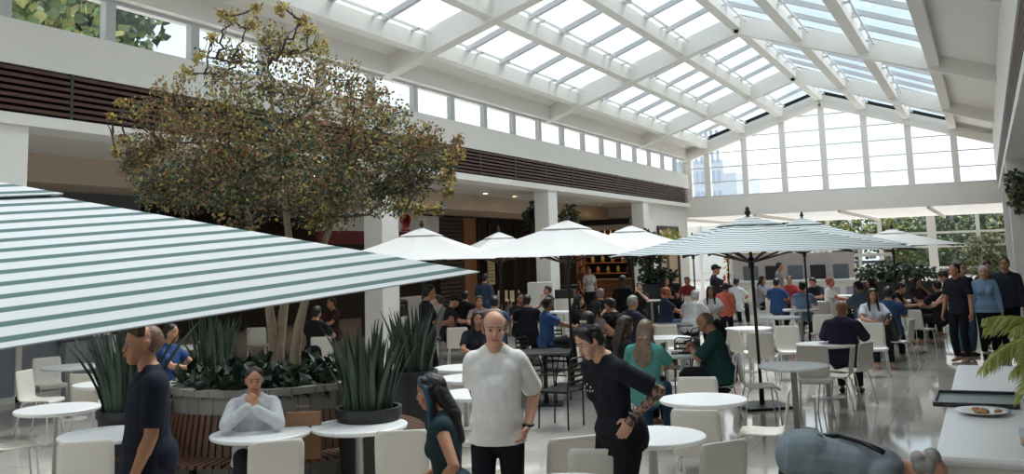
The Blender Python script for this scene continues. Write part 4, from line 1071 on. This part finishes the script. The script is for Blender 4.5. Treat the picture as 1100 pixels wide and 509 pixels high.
sitp('woman with long straight black hair, back turned, pale top', 640, 331, 40, zh=1.18, fem=True, skin_=FAIR, shirt=(150, 136, 132), sleeve=0, hair=('long', BLK), **TBL)
sitp('young man in black tee with head bowed toward his hands', 655, 328, -50, zh=1.2, skin_=FAIR, shirt=(28, 28, 32), hair=('short', BLK), hp=18, **FACE)
sitp('grey haired person in dark top behind the dark haired diners', 645, 316, 10, zh=1.2, skin_=FAIR, shirt=(44, 46, 54), hair=('short', GREY), **TBL)
stp('large person in black standing at the wooden bar, back turned', 669, 301, 15, zh=1.5, H=1.62, g=1.3, skin_=TAN, shirt=(28, 28, 30), hair=('long', DBR), fem=True)
sitp('woman in black resting her cheek on one hand', 687, 308, 185, zh=1.2, fem=True, skin_=FAIR, shirt=(32, 30, 34), hair=('short', DBR), face=True, **FACE)
sitp('grey haired person in navy and white at the black table', 680, 325, 50, zh=1.18, skin_=TAN, shirt=(52, 56, 72), hair=('short', GREY), **TBL)
stp('staff member in brown top behind the cafe bar, left one', 625, 289, 110, zh=1.6, skin_=TAN, shirt=(96, 58, 44), hair=('short', BLK))
stp('staff member in white shirt behind the cafe bar, right one', 633, 291, 170, zh=1.55, fem=True, skin_=TAN, shirt=(190, 186, 182), hair=('short', DBR))
sitp('person in bright blue tee in the shade left behind the bald man', 184, 358, 120, zh=1.2, skin_=TAN, shirt=(44, 70, 120), hair=('short', BLK), **TBL)
sitp('person in black in the shade behind the planter tree stems', 340, 336, 30, zh=1.22, skin_=TAN, shirt=(30, 28, 30), hair=('short', BLK), **TBL)
sitp('person in maroon top in the dim restaurant right of the tree stems', 356, 326, -120, zh=1.2, skin_=TAN, shirt=(70, 44, 46), hair=('short', BLK), **TBL)
sitp('person in dark top with black hair by the red black shop at the planter', 716, 303, 150, zh=1.2, skin_=TAN, shirt=(46, 40, 44), hair=('long', BLK), **TBL)
sitp('person with a red top beside the black planter box', 738, 302, 200, zh=1.2, skin_=TAN, shirt=(150, 56, 62), hair=('short', BLK), **TBL)

# ------------------------------------------------------------------ small things on tables and chairs
def tabletop_item(tk, dx, dy): 
    q = T[tk].location; return Vector((q.x+dx, q.y+dy, .741))
p = at(258, 461, z=.742); o = empty('eyewear_case', p, .4, 'black case lying on the table of the bench sitter', 'case')
MB().box(-.1, .1, -.045, .045, 0, .045).build('case_body', BLACKP, o, bevel=.015)
MB().tube([(-.11, -.02, .05), (-.04, .0, .058), (.04, .01, .055), (.12, -.03, .05)], .012, 7).build('case_strap', BLACKP, o, smooth=True)
p = at(326, 470, d=7.98); o = empty('paper_bag', (p.x, p.y, .47), view_rot(p, 8), 'upright tan paper bag on the bench right of the hooded sitter', 'bag')
mb = MB(); mb.add([(-.15,-.06,0),(.15,-.06,0),(.15,.06,0),(-.15,.06,0),(-.145,-.03,.38),(.145,-.03,.38),(.145,.035,.38),(-.145,.035,.38)], [(0,3,2,1),(4,5,6,7),(0,1,5,4),(1,2,6,5),(2,3,7,6),(3,0,4,7)])
mb.build('bag_body', BAGP, o, bevel=.006); MB().tube([(-.06,-.035,.37),(-.05,-.035,.43),(.05,-.035,.43),(.06,-.035,.37)], .006, 6).build('handle', BAGP, o)
bc = [x for x in bpy.data.objects if x.get('label') == 'white chair carrying the black backpack'][0]
o = empty('backpack', (bc.location.x-.1*_c, bc.location.y-.1*_s, .452), bc.rotation_euler.z+1.2, 'black backpack sitting on a white chair', 'backpack')
b_ = Blob(); b_.rc((0, 0, .12), (.03, 0, .36), .15, .1, 1.05, .72); b_.rc((0, -.1, .1), (0, -.09, .2), .1, .08, 1, .6); b_.build('bag_body', BLACKP, o, .012, 3)
MB().tube([(.02, .06, .43), (.03, .02, .48), (.03, -.02, .43)], .012, 6).build('handle', BLACKP, o, smooth=True)
for q in (-.06, .07): MB().tube([(q, .08, .40), (q, .15, .3), (q, .12, .1)], .014, 6).build('strap', BLACKP, o, smooth=True)
q_ = T['T25'].location; p = Vector((q_.x+.06, q_.y-.02, .741)); o = empty('food_tray', p, .3, 'dark food tray with a plate on the table of the green tee man', 'tray')
MB().box(-.2, .2, -.15, .15, 0, .015).build('tray_body', BLACKP, o, bevel=.005)
MB().lathe([(.07, .016), (.12, .03), (.125, .034), (.07, .022), (.002, .022)], 28).build('dish', TABLE, o, smooth=True)
MB().lathe([(.06, .025), (.05, .045), (.002, .05)], 12).build('food', FOOD, o, smooth=True)
def cup(px, py, label, m_, r=.035, h=.12, z=.741, name='drink_cup', cat='cup', grp=None, prof=None):
    p = at(px, py, z=z); o = MB().lathe(prof or [(r*.8, 0), (r, h), (r*.9, h), (r*.72, .008), (.002, .008)], 16).build(name, m_, None, smooth=True, loc=(p.x, p.y, z))
    return tag(o, label, cat, grp)
REDC = mat('red_cup', (190, 44, 48), .4)
RT = Vector((_c, _s, 0)); FWD = Vector((-_s, _c, 0))
def on(tk, a, b): 
    q = (T[tk] if isinstance(tk, str) else tk).location; return Vector((q.x, q.y, .741)) + RT*a + FWD*b
def cup(p, label, m_, r=.035, h=.12, name='drink_cup', cat='cup', prof=None):
    o = MB().lathe(prof or [(r*.8, 0), (r, h), (r*.9, h), (r*.72, .008), (.002, .008)], 16).build(name, m_, None, smooth=True, loc=p)
    return tag(o, label, cat)
cup(on('T22', .1, -.1), 'red drink cup on the table before the leaning floral woman, left one', REDC, .05, .14)
cup(on('T22', .26, -.05), 'red drink cup nearest to the hand of the leaning floral woman', REDC, .055, .13)
cup(on('T18', .2, -.1), 'clear water bottle on the table of the man in black tee', GLASS, .033, .2, name='water_bottle', cat='bottle', prof=[(.033, 0), (.034, .14), (.02, .18), (.014, .2), (.014, .23), (.002, .23)])
cup(on('T25', -.24, .1), 'dark drink glass standing beside the food tray', BLACKT, .033, .13)
cup(on(B3, .2, .05), 'blue drink cup on the dark table among the dim crowd', mat('blue_cup', (92, 130, 170), .4), .035, .12)
o = empty('food_plate', on(B3, -.05, -.1), 0, 'pale plate of food on the dark table beside the smiling woman', 'plate')
MB().lathe([(.08, 0), (.12, .015), (.08, .006), (.002, .006)], 24).build('dish', TABLE, o, smooth=True); MB().lathe([(.07, .008), (.05, .04), (.002, .045)], 12).build('food', FOOD, o, smooth=True)

# ------------------------------------------------------------------ tray cabinets
def cabinet(label, px, py, ztop, w, a, bins=True):
    p = at(px, py, z=ztop); r = view_rot(p, a); o = empty('tray_cabinet', (p.x, p.y, 0), r, label, 'cabinet', 'tray return cabinets')
    MB().box(-w/2, w/2, -.3, .3, 0, ztop-.35).build('cabinet_body', WHITE2, o, bevel=.01)
    MB().box(-w*.4, w*.4, -.32, -.3, .15, ztop-.5).build('door', GREYW, o, bevel=.004)
    if bins:
        MB().box(-w*.42, w*.42, -.26, .26, ztop-.35, ztop-.1).build('tray_stack', BLACKP, o, bevel=.02)
        MB().tube([(-w*.45, -.24, ztop-.35), (-w*.45, -.24, ztop), (w*.45, -.24, ztop), (w*.45, -.24, ztop-.35)], .015, 7).build('rail', BLACKP, o, smooth=True)
    else:
        MB().box(-w/2, w/2, -.3, .3, ztop-.35, ztop).build('hood', WHITE2, o, bevel=.01); MB().box(-w*.38, w*.38, -.32, -.29, ztop-.28, ztop-.08).build('flap', GREYW, o, bevel=.004)
    return o
cabinet('white tray cabinet with black trays left of the first white column', 418, 323, 1.25, .75, 190)
cabinet('white tray cabinet with black trays right of the middle white column', 605, 307, 1.25, .8, 190)
cabinet('tall white waste cabinet with grey flap before the middle white column', 581, 303, 1.4, .7, 185, False)

# ------------------------------------------------------------------ shop fronts on the left
XF = XS
def sy(px): return at(px, 260, X=XF)[1]
def wallbox(name, p0, p1, z0, z1, m_, dx=0, th=.25):
    return S(name, MB().box(XF-th+dx, XF+dx, sy(p0), sy(p1), z0, z1), m_)
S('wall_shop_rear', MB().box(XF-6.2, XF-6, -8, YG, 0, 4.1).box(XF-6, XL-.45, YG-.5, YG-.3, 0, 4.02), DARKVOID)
def sx(px, Y=38.): return at(px, 260, Y=Y)[0]
wallbox('wall_shop', -400, 20, 0, 4.02, WHITE2)
wallbox('wall_shop', 20, 604, 3.72, 4.02, WHITE2, dx=.02)
# restaurant with white sign board and red band
bo = empty('restaurant_sign', (XF+.05, sy(425), 0), 0, 'white sign board with a red emblem over a dark red band, by the first column', 'sign')
y0, y1 = sy(340)-sy(425), sy(469)-sy(425)
MB().box(-.05, .05, y0, y1, 2.98, 3.7).build('board', WHITE, bo); MB().box(-.05, .06, y0, y1, 2.62, 2.98).build('band', REDM, bo)
mb = MB(); yc = sy(433)-sy(425)
for k, (dy, dz, rr) in enumerate(((0, .12, .16), (-.16, .05, .13), (.15, .04, .13), (-.06, -.12, .12), (.1, -.1, .11))):
    mb.tube([(.05, yc+dy, 3.32+dz), (.075, yc+dy, 3.32+dz)], rr, 14)
mb.box(.05, .075, yc-.25, yc-.05, 3.0, 3.07).box(.05, .075, yc+.02, yc+.2, 3.0, 3.07); mb.build('emblem', SIGNRED, bo)
wallbox('wall_shop', 437, 469, 0, 1.0, WHITE2); wallbox('wall_shop', 395, 437, 0, .9, DARKWALL)
# dark slatted shutter
mb = MB()
for k in range(26): mb.box(XF-.03, XF+.06, sy(471), sy(496), .1+k*.132, .1+k*.132+.09)
sh_ = mb.build('roller_shutter', mat('shutter_brown', (74, 60, 52), .5, var=.1)); tag(sh_, 'dark brown slatted shutter between the white sign board and the wooden pillar', 'shutter')
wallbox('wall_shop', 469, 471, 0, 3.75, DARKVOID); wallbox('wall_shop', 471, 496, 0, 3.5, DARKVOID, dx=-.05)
wallbox('trim_90', 496, 509, 0, 3.5, WOODSHOP, dx=.1)
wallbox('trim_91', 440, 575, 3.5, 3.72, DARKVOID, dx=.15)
# dark cafe with round sign
sg = empty('round_sign', (XF+.3, sy(562), 3.0), 0, 'round brown shop sign hanging left of the middle white column', 'sign')
MB().tube([(0, 0, 0), (.06, 0, 0)], .34, 28).build('disc', WOODSHOP, sg); MB().tube([(.06, .06, .02), (.07, .06, .02)], .2, 24).build('disc_mark', DARKVOID, sg); MB().box(-.02, .02, -.02, .02, .3, .55).build('hanger', BLACKM, sg)
mb = MB()
for k, px in enumerate((512, 524, 538, 552, 566)): mb.box(XF-.05, XF+.05, sy(px), sy(px)+.12, 0, 3.4)
S('trim_92', mb, mat('dark_frame', (34, 30, 30), .4))
wallbox('wall_shop', 509, 575, 2.55, 3.5, DARKWALL, dx=-.3)
# wooden bar cafe at the end of the side hall
S('trim_93', MB().box(sx(604), XL-.45, 36.9, 37.1, 3.32, 3.55), mat('black_fascia', (34, 36, 38), .5))
S('trim_94', MB().box(sx(604), XL-.45, 37.0, 37.2, 3.12, 3.32), WHITE2)
S('wall_cafe', MB().box(sx(600), XL-.45, 37.0, 37.25, 3.55, 4.02), WHITE2)
lt = empty('string_lamps', (sx(648), 38, 2.95), 0, 'row of small warm lamps under the black fascia of the cafe', 'lamp')
AMB = mat('amber_lamp', (150, 90, 50), .4, emit=((255, 190, 130), 1.2))
for k in range(10):
    x_ = sx(618+6.4*k)-sx(648)
    MB().lathe([(.005, .9), (.006, .06), (.04, .04), (.05, 0), (.03, -.03), (.002, -.04)], 10, c=(x_, 0, 0)).build('lamp_shade', AMB, lt, smooth=True)
bar = empty('wooden_bar', (sx(655, 36.), 36., 0), 0, 'slatted warm wooden bar counter of the cafe behind the white umbrellas', 'counter')
x0, x1 = sx(636, 36.)-sx(655, 36.), sx(676, 36.)-sx(655, 36.)
mb = MB()
for k in range(9): mb.box(x0, x1, -.3, .32, k*.122, k*.122+.1)
mb.build('slat_front', WOODSHOP, bar); MB().box(x0-.05, x1+.05, -.4, .38, 1.1, 1.16).build('bar_top', mat('bar_top', (170, 130, 98), .4), bar)
for k, px in enumerate((608, 622, 676, 684)): S('trim_%d' % (95+k), MB().box(sx(px), sx(px+5), 37.6, 37.8, 0, 3.12), WOODSHOP if k % 2 else DARKWALL)
shp = empty('bottle_shelf', (sx(655, 39.2), 39.25, 0), 0, 'dim back shelf with pale jars inside the wooden cafe', 'shelf')
for k in range(3): MB().box(-1.2, 1.2, -.2, .2, 1.3+k*.45, 1.34+k*.45).build('shelf_board', WOODSHOP, shp)
for q in (-1.2, 1.16): MB().box(q, q+.04, -.2, .2, 0, 2.5).build('side_panel', WOODSHOP, shp)
for k in range(10):
    j_ = MB().lathe([(.07, 0), (.08, .2), (.04, .26), (.03, .3), (.002, .3)], 12).build('storage_jar', mat('jar_%d' % k, (150+R.randrange(60), 130+R.randrange(40), 100), .4), None, smooth=True, loc=(sx(655, 39.2)-1.05+k*.23, 39.2, 1.34+.45*(k % 2)))
    tag(j_, 'small pale jar standing on the dim shelf inside the wooden cafe', 'jar', 'jars inside the wooden cafe')
yw = at(717, 260, X=XL-.2)[1]
wd = empty('framed_window', (XL-.2, yw, 0), 0, 'brown framed shop opening in the white wall piece near the hall end', 'window')
y0, y1 = at(707, 260, X=XL-.2)[1]-yw, at(727, 260, X=XL-.2)[1]-yw
MB().box(-.02, .02, y0, y1, .1, 3.1).build('panel', mat('tan_panel', (176, 148, 118), .6), wd)
MB().box(.0, .08, y0-.1, y1+.1, 3.02, 3.16).box(.0, .08, y1-.05, y1+.1, 0, 3.02).box(.0, .08, y0-.1, y0+.05, 0, 3.02).build('frame', mat('dark_brown_frame', (50, 40, 36), .5), wd)
# menu board by the wooden pillar
mbd = empty('menu_board', (XF+.4, sy(516), 1.2), .1, 'small lit yellowish menu board beside the wooden pillar', 'sign')
MB().box(-.02, .02, -.3, .3, 0, 1.0).build('panel', mat('menu_paper', (214, 190, 150), .6), mbd)
mb = MB()
for k in range(7): mb.box(.02, .028, -.22, .22-.05*(k % 3), .12+k*.115, .15+k*.115)
mb.build('menu_lines', mat('menu_ink', (120, 96, 70), .7), mbd); MB().box(-.02, .02, -.02, .02, -1.2, 0).build('post', BLACKM, mbd)
# hanging plants at the columns
def bush(label, p, rx, ry, rzz, n, size, mats=OUTLEAF, name='leafy_bush', cat='plant', stem=None, group=None, aspect=.4):
    t = empty(name, p, 0, label, cat, group); pts = []
    for _ in range(n):
        v = Vector((R.gauss(0, 1), R.gauss(0, 1), R.gauss(0, 1))).normalized()*(R.random()**.4); pts.append((v.x*rx, v.y*ry, v.z*rzz+ (stem or 0) + rzz))
    leaf_mesh(pts, size, aspect, R, mats, None, .2, 'foliage', t)
    mb = MB(); mb.tube([(0, 0, 0), (.02, .01, (stem or .05)+rzz)], .05*rx+.02, 7)
    for k in range(6): mb.tube([(0, 0, (stem or .05)), (rx*.7*math.cos(k), ry*.7*math.sin(k), (stem or .05)+rzz*1.2)], .02*rx+.006, 5)
    mb.build('stem', BARK, t, smooth=True); return t
p = at(578, 240, X=-12.1); bush('leafy plant hanging at the left of the middle white column', (p.x, p.y, 2.6), .45, .45, .6, 500, .16, [LEAF[1], HOSTA[1]])
p = at(612, 238, X=-12.4); bush('leafy plant hanging at the right of the middle white column', (p.x, p.y, 3.0), .35, .35, .4, 260, .16, [LEAF[0], LEAF[1]])
# black planter boxes
def planter_box(label, px, ptop, z, w, dpt, a, **k):
    p = at(px, ptop, z=z); r = view_rot(p, a); o = empty('planter_box', (p.x, p.y, 0), r, label, 'planter')
    MB().box(-w/2, w/2, -dpt/2, dpt/2, 0, z).build('box', POT, o, bevel=.01); MB().box(-w/2+.04, w/2-.04, -dpt/2+.04, dpt/2-.04, z, z+.01).build('soil', SOIL, o)
    return p
p = planter_box('black planter box with low shrub left of the hall end', 707, 305, 1.15, 1.3, .6, 0)
bush('low dark shrub growing in the left black planter box', (p.x, p.y, 1.1), .65, .4, .28, 600, .13, [HOSTA[0], LEAF[1]])
bush('yellow green bushy plant rising tall from the left black planter box', (p.x+.35, p.y, 1.1), .6, .6, .4, 420, .16, [LEAF[0], LEAF[2]], stem=.9)
bush('small tree with drooping dark leaves in the left black planter box', (p.x-.3, p.y, 1.1), .7, .7, .6, 420, .2, [LEAF[1], HOSTA[0]], stem=.5, name='small_tree', cat='tree')
p = planter_box('black planter box with hedge behind the diners at the right', 962, 303, 1.1, 2.2, .7, 0)
bush('dark green hedge growing in the right black planter box', (p.x, p.y, 1.05), 1.1, .45, .3, 900, .13, [HOSTA[0], LEAF[1]])

# ------------------------------------------------------------------ far kiosk
kp = at(850, 300, z=1.1); kd = at(850, 300, d=33); kx, ky = kd.x, kd.y
ko = empty('drinks_kiosk', (kx, ky, 0), view_rot(kd, 180), 'far white kiosk counter with dark machines between umbrella poles', 'kiosk')
MB().box(-2.6, 2.2, -.5, .5, 0, 1.0).build('counter_body', WHITE2, ko); MB().box(-2.7, 2.3, -.6, .6, 1.0, 1.06).build('countertop', TABLE, ko)
MB().box(-2.2, 2.0, -1.5, -1.3, 0, 1.95).build('back_panel', mat('kiosk_panel', (196, 186, 184), .6), ko)
for k in range(5): MB().box(-1.9+.75*k, -1.4+.75*k, -.3, .2, 1.06, 1.55).build('machine', BLACKP if k % 2 else GREYP, ko, bevel=.02)
for k in range(6): MB().box(-2.3+.75*k, -1.75+.75*k, .5, .52, .2, .8).build('front_panel', mat('kiosk_front_%d' % (k % 2), ((150, 140, 160), (172, 168, 170))[k % 2], .5), ko)
MB().box(-2.5, 2.2, -.8, .4, 2.3, 2.4).build('roof_slab', WHITE, ko)
for x in (-2.3, 2.0): MB().box(x-.05, x+.05, -.1, .0, 1.06, 2.3).build('post', STEELW, ko)
kd = at(905, 290, d=35); k2 = empty('food_kiosk', (kd.x, kd.y, 0), view_rot(kd, 180), 'far grey white kiosk right of the third umbrella pole', 'kiosk')
MB().box(-1.9, 1.8, -.5, .5, 0, 1.05).build('counter_body', WHITE2, k2); MB().box(-2, 1.9, -.6, .6, 1.05, 1.12).build('countertop', GREYW, k2)
MB().box(-1.8, .6, -.3, .3, 1.5, 1.6).build('shelf', GREYP, k2); MB().box(.2, .9, -.2, .3, 1.12, 1.6).build('machine', BLACKP, k2, bevel=.02); MB().box(-1.8, 1.8, -.4, .2, 1.75, 1.86).build('canopy', WHITE2, k2)
for x in (-1.7, 1.7): MB().box(x-.04, x+.04, -.1, 0, 1.12, 1.75).build('post', STEELW, k2)

# ------------------------------------------------------------------ left corner: counter behind tables
p = at(30, 400, X=-14.6)
lc = empty('framed_counter', (-14.7, p.y, 0), 0, 'low grey counter with pale frame at the far left under the canopy', 'counter')
MB().box(-.4, .3, -2.2, 1.6, 0, 1.0).build('body', mat('counter_grey', (132, 134, 138), .5), lc); MB().box(.3, .34, -2.2, 1.6, .93, 1.0).box(.3, .34, 1.5, 1.6, 0, 1.0).box(.3, .34, -.4, -.3, 0, 1.0).box(.3, .34, -2.2, 1.6, 0, .1).build('frame', WHITE2, lc)
p = at(76, 375, X=-14.4)
dp = empty('paper_dispenser', (-14.4, p.y, 0), 0, 'grey paper dispenser on a stand right of the framed counter', 'dispenser')
MB().box(-.2, .2, -.3, .3, .9, 1.3).build('dispenser_body', GREYP, dp, bevel=.03); MB().box(.2, .22, -.24, .24, 1.0, 1.1).build('slot', BLACKP, dp); MB().box(-.15, .15, -.22, .22, 0, .9).build('stand', GREYW, dp)
S('wall_kitchen', MB().box(-15.4, -15.2, -2, sy(120), 0, 4.02), mat('kitchen_wall', (88, 88, 92), .6))
S('wall_kitchen', MB().box(-15.2, -14.9, at(90, 380, X=-15)[1], at(112, 380, X=-15)[1], 0, 3.0), WHITE2)

# ------------------------------------------------------------------ outside
def out_tree(label, x, y, h, r, n, kind):
    t = empty('outdoor_tree', (x, y, -.25), 0, label, 'tree', 'trees outside the hall'); pts = []
    cs = [Vector((R.gauss(0, r*.45), R.gauss(0, r*.45), h-r*R.uniform(.3, 1.5))) for _ in range(9)]
    for _ in range(n):
        c = R.choice(cs); v = Vector((R.gauss(0, 1), R.gauss(0, 1), R.gauss(0, 1))).normalized()*r*.6*R.random()**.4; pts.append(c+v)
    leaf_mesh(pts, .3, .42, R, [OUTLEAF[kind], OUTLEAF[(kind+1) % 3]], None, .2, 'crown', t)
    mb = MB(); mb.tube([(0, 0, 0), (.1, 0, h*.45), (0, .1, h-r)], [.16, .12, .08], 8)
    for c in cs: mb.tube([(0, 0, h*.45), c], [.07, .03], 6)
    mb.build('trunk', BARK, t, smooth=True)
k = 0
NM = ('dense dark green tree', 'loose mid green tree', 'yellowish green tree')
for x, y, h, r in ((-9, 66, 5.2, 2.4), (-5.5, 69, 5.6, 2.6), (-2, 66, 4.8, 2.3), (1.5, 70, 6, 2.6), (5, 66, 5.2, 2.3), (-12, 72, 5.6, 2.2), (2.6, 62, 3.4, 1.3)):
    out_tree('%s standing outside the far glazing, %s' % (NM[k % 3], ('behind the hedge box', 'behind the white umbrella', 'left of the thick mullion', 'between the right mullions', 'at the right edge', 'behind the kiosk', 'right behind the walking woman')[k]), x, y, h, r, 1800, (1, 2, 0)[k % 3]); k += 1
for i, (x, y) in enumerate(((-21, 9), (-20.5, 13.5), (-21.5, 18), (-20, 5))):
    out_tree(('leafy tree outside the second clerestory pane from the left', 'leafy tree outside behind the indoor tree crown', 'leafy tree outside the clerestory beyond the crown', 'leafy tree outside the first clerestory pane at the left')[i], x, y, 11.2, 2.3, 2400, (0, 2, 0, 2)[i])
bd = empty('low_building', (-29, 14, 0), 0, 'dark grey building outside the left clerestory windows', 'building')
MB().box(-2, 2, -14, 10, -.25, 10.4).build('wall', mat('dark_facade', (104, 106, 112), .7), bd); MB().box(-2.2, 2.2, -14.2, 10.2, 10.4, 10.7).build('roof', GREYW, bd)
pa_, pb_ = at(737, 178, Y=112), at(790, 178, Y=112); bt = empty('pale_building', ((pa_.x+pb_.x)/2, 115, 0), 0, 'pale blue grey building seen through the left gable panes', 'building')
w = (pb_.x-pa_.x)/2; MB().box(-w*1.6, w*.5, -3, 10, -.25, pa_.z+.5).box(w*.5, w, -3, 10, -.25, pa_.z-1.2).build('wall', mat('pale_facade', (206, 214, 226), .7), bt)
mb = MB()
for i in range(9):
    for j in range(6): mb.box(-w*1.5+i*w*.22, -w*1.5+i*w*.22+w*.12, -3.06, -3, 3+j*2.4, 4.5+j*2.4)
mb.build('window', mat('pale_window', (176, 190, 208), .3), bt)
db = empty('dark_building', (1, 84, 0), 0, 'dark brown building beyond the trees outside the far glazing', 'building')
MB().box(-9, 12, 0, 6, -.25, 5.6).build('wall', mat('brown_facade', (70, 62, 60), .7), db); MB().box(-9.2, 12.2, -.2, 6, 5.6, 5.9).build('roof', GREYW, db)
mb = MB()
for i in range(9):
    for j in range(2): mb.box(-8+i*2.2, -6.8+i*2.2, -.05, 0, 1+j*2.4, 2.4+j*2.4)
mb.build('window', mat('brown_window', (110, 112, 120), .2), db)
S('wall_outside', MB().box(-40, -10.5, 82, 83, -.25, 6), WHITE)
for i, px in enumerate((797, 808, 818)):
    p = at(px, 292, d=60); bush(('orange green shrub outside left of the leaning pole', 'yellowish shrub outside behind the leaning pole', 'reddish shrub outside right of the leaning pole')[i], (p.x, p.y, -.25), 1.0, 1.0, 1.3, 500, .3, [OUTLEAF[2], mat('orange_leaf_%d' % i, (186, 130, 84), .6)], stem=.3)
p = at(1062, 285, d=50); bush('big grey green bush behind the walking woman in light blue', (p.x, p.y, 0), 1.3, 1.0, 1.3, 1600, .22, [OUTLEAF[0], mat('grey_leaf', (150, 152, 128), .6)], stem=.2)
p = at(1094, 222, X=.5); bush('leafy hanging plant on the right white column', (.72, 24.8, 2.7), .22, .3, .55, 260, .13, [LEAF[0], LEAF[1]])

# ------------------------------------------------------------------ ceiling spots
for i, px in enumerate((330, 470, 515, 547, 640, 668)):
    p = at(px, 210, X=-13.4); o = empty('ceiling_spot', (-13.2, p.y, 4.02), 0, 'small recessed ceiling spot in the soffit before the shops', 'lamp', 'soffit ceiling spots')
    MB().lathe([(.09, 0), (.1, -.012), (.07, -.012), (.065, 0)], 18).build('rim', WHITE, o); MB().lathe([(.065, -.004), (.001, -.004)], 16).build('bulb', mat('spot_glow_%d' % i, (255, 240, 220), .4, emit=((255, 232, 205), 6)), o)
def area(name, loc, size, e, col=(1, .8, .6), r=(0, 0, 0)):
    l = bpy.data.lights.new(name, 'AREA'); l.shape = 'RECTANGLE'; l.size, l.size_y = size; l.energy = e; l.color = col
    o = bpy.data.objects.new(name, l); C.objects.link(o); o.location = loc; o.rotation_euler = r; return o
area('shop_light', (-18.5, 33, 3.6), (3, 8), 60)
area('shop_light', (-18.5, 22, 3.6), (3, 8), 40)
area('shop_light', (-13.8, 38, 3.5), (3, 1.6), 28)

# ------------------------------------------------------------------ sky and sun
w = bpy.data.worlds.new('sky'); SC.world = w; w.use_nodes = True
n, l = w.node_tree.nodes, w.node_tree.links; bg = n['Background']
tc = n.new('ShaderNodeTexCoord'); nz = n.new('ShaderNodeTexNoise'); nz.inputs['Scale'].default_value = 3.2; nz.inputs['Detail'].default_value = 6; l.new(tc.outputs['Generated'], nz.inputs['Vector'])
cr = n.new('ShaderNodeValToRGB'); l.new(nz.outputs['Fac'], cr.inputs[0]); e = cr.color_ramp.elements
e[0].position = .42; e[0].color = (.62, .73, .82, 1); e[1].position = .62; e[1].color = (.96, .97, .98, 1)
l.new(cr.outputs[0], bg.inputs['Color']); bg.inputs['Strength'].default_value = 1.05
sun = bpy.data.lights.new('sun', 'SUN'); sun.energy = 4.0; sun.angle = math.radians(35); sun.color = (1, .96, .9)
so = bpy.data.objects.new('sun', sun); C.objects.link(so); d = Vector((.14, .5, .85)).normalized(); so.rotation_euler = d.to_track_quat('Z', 'Y').to_euler()
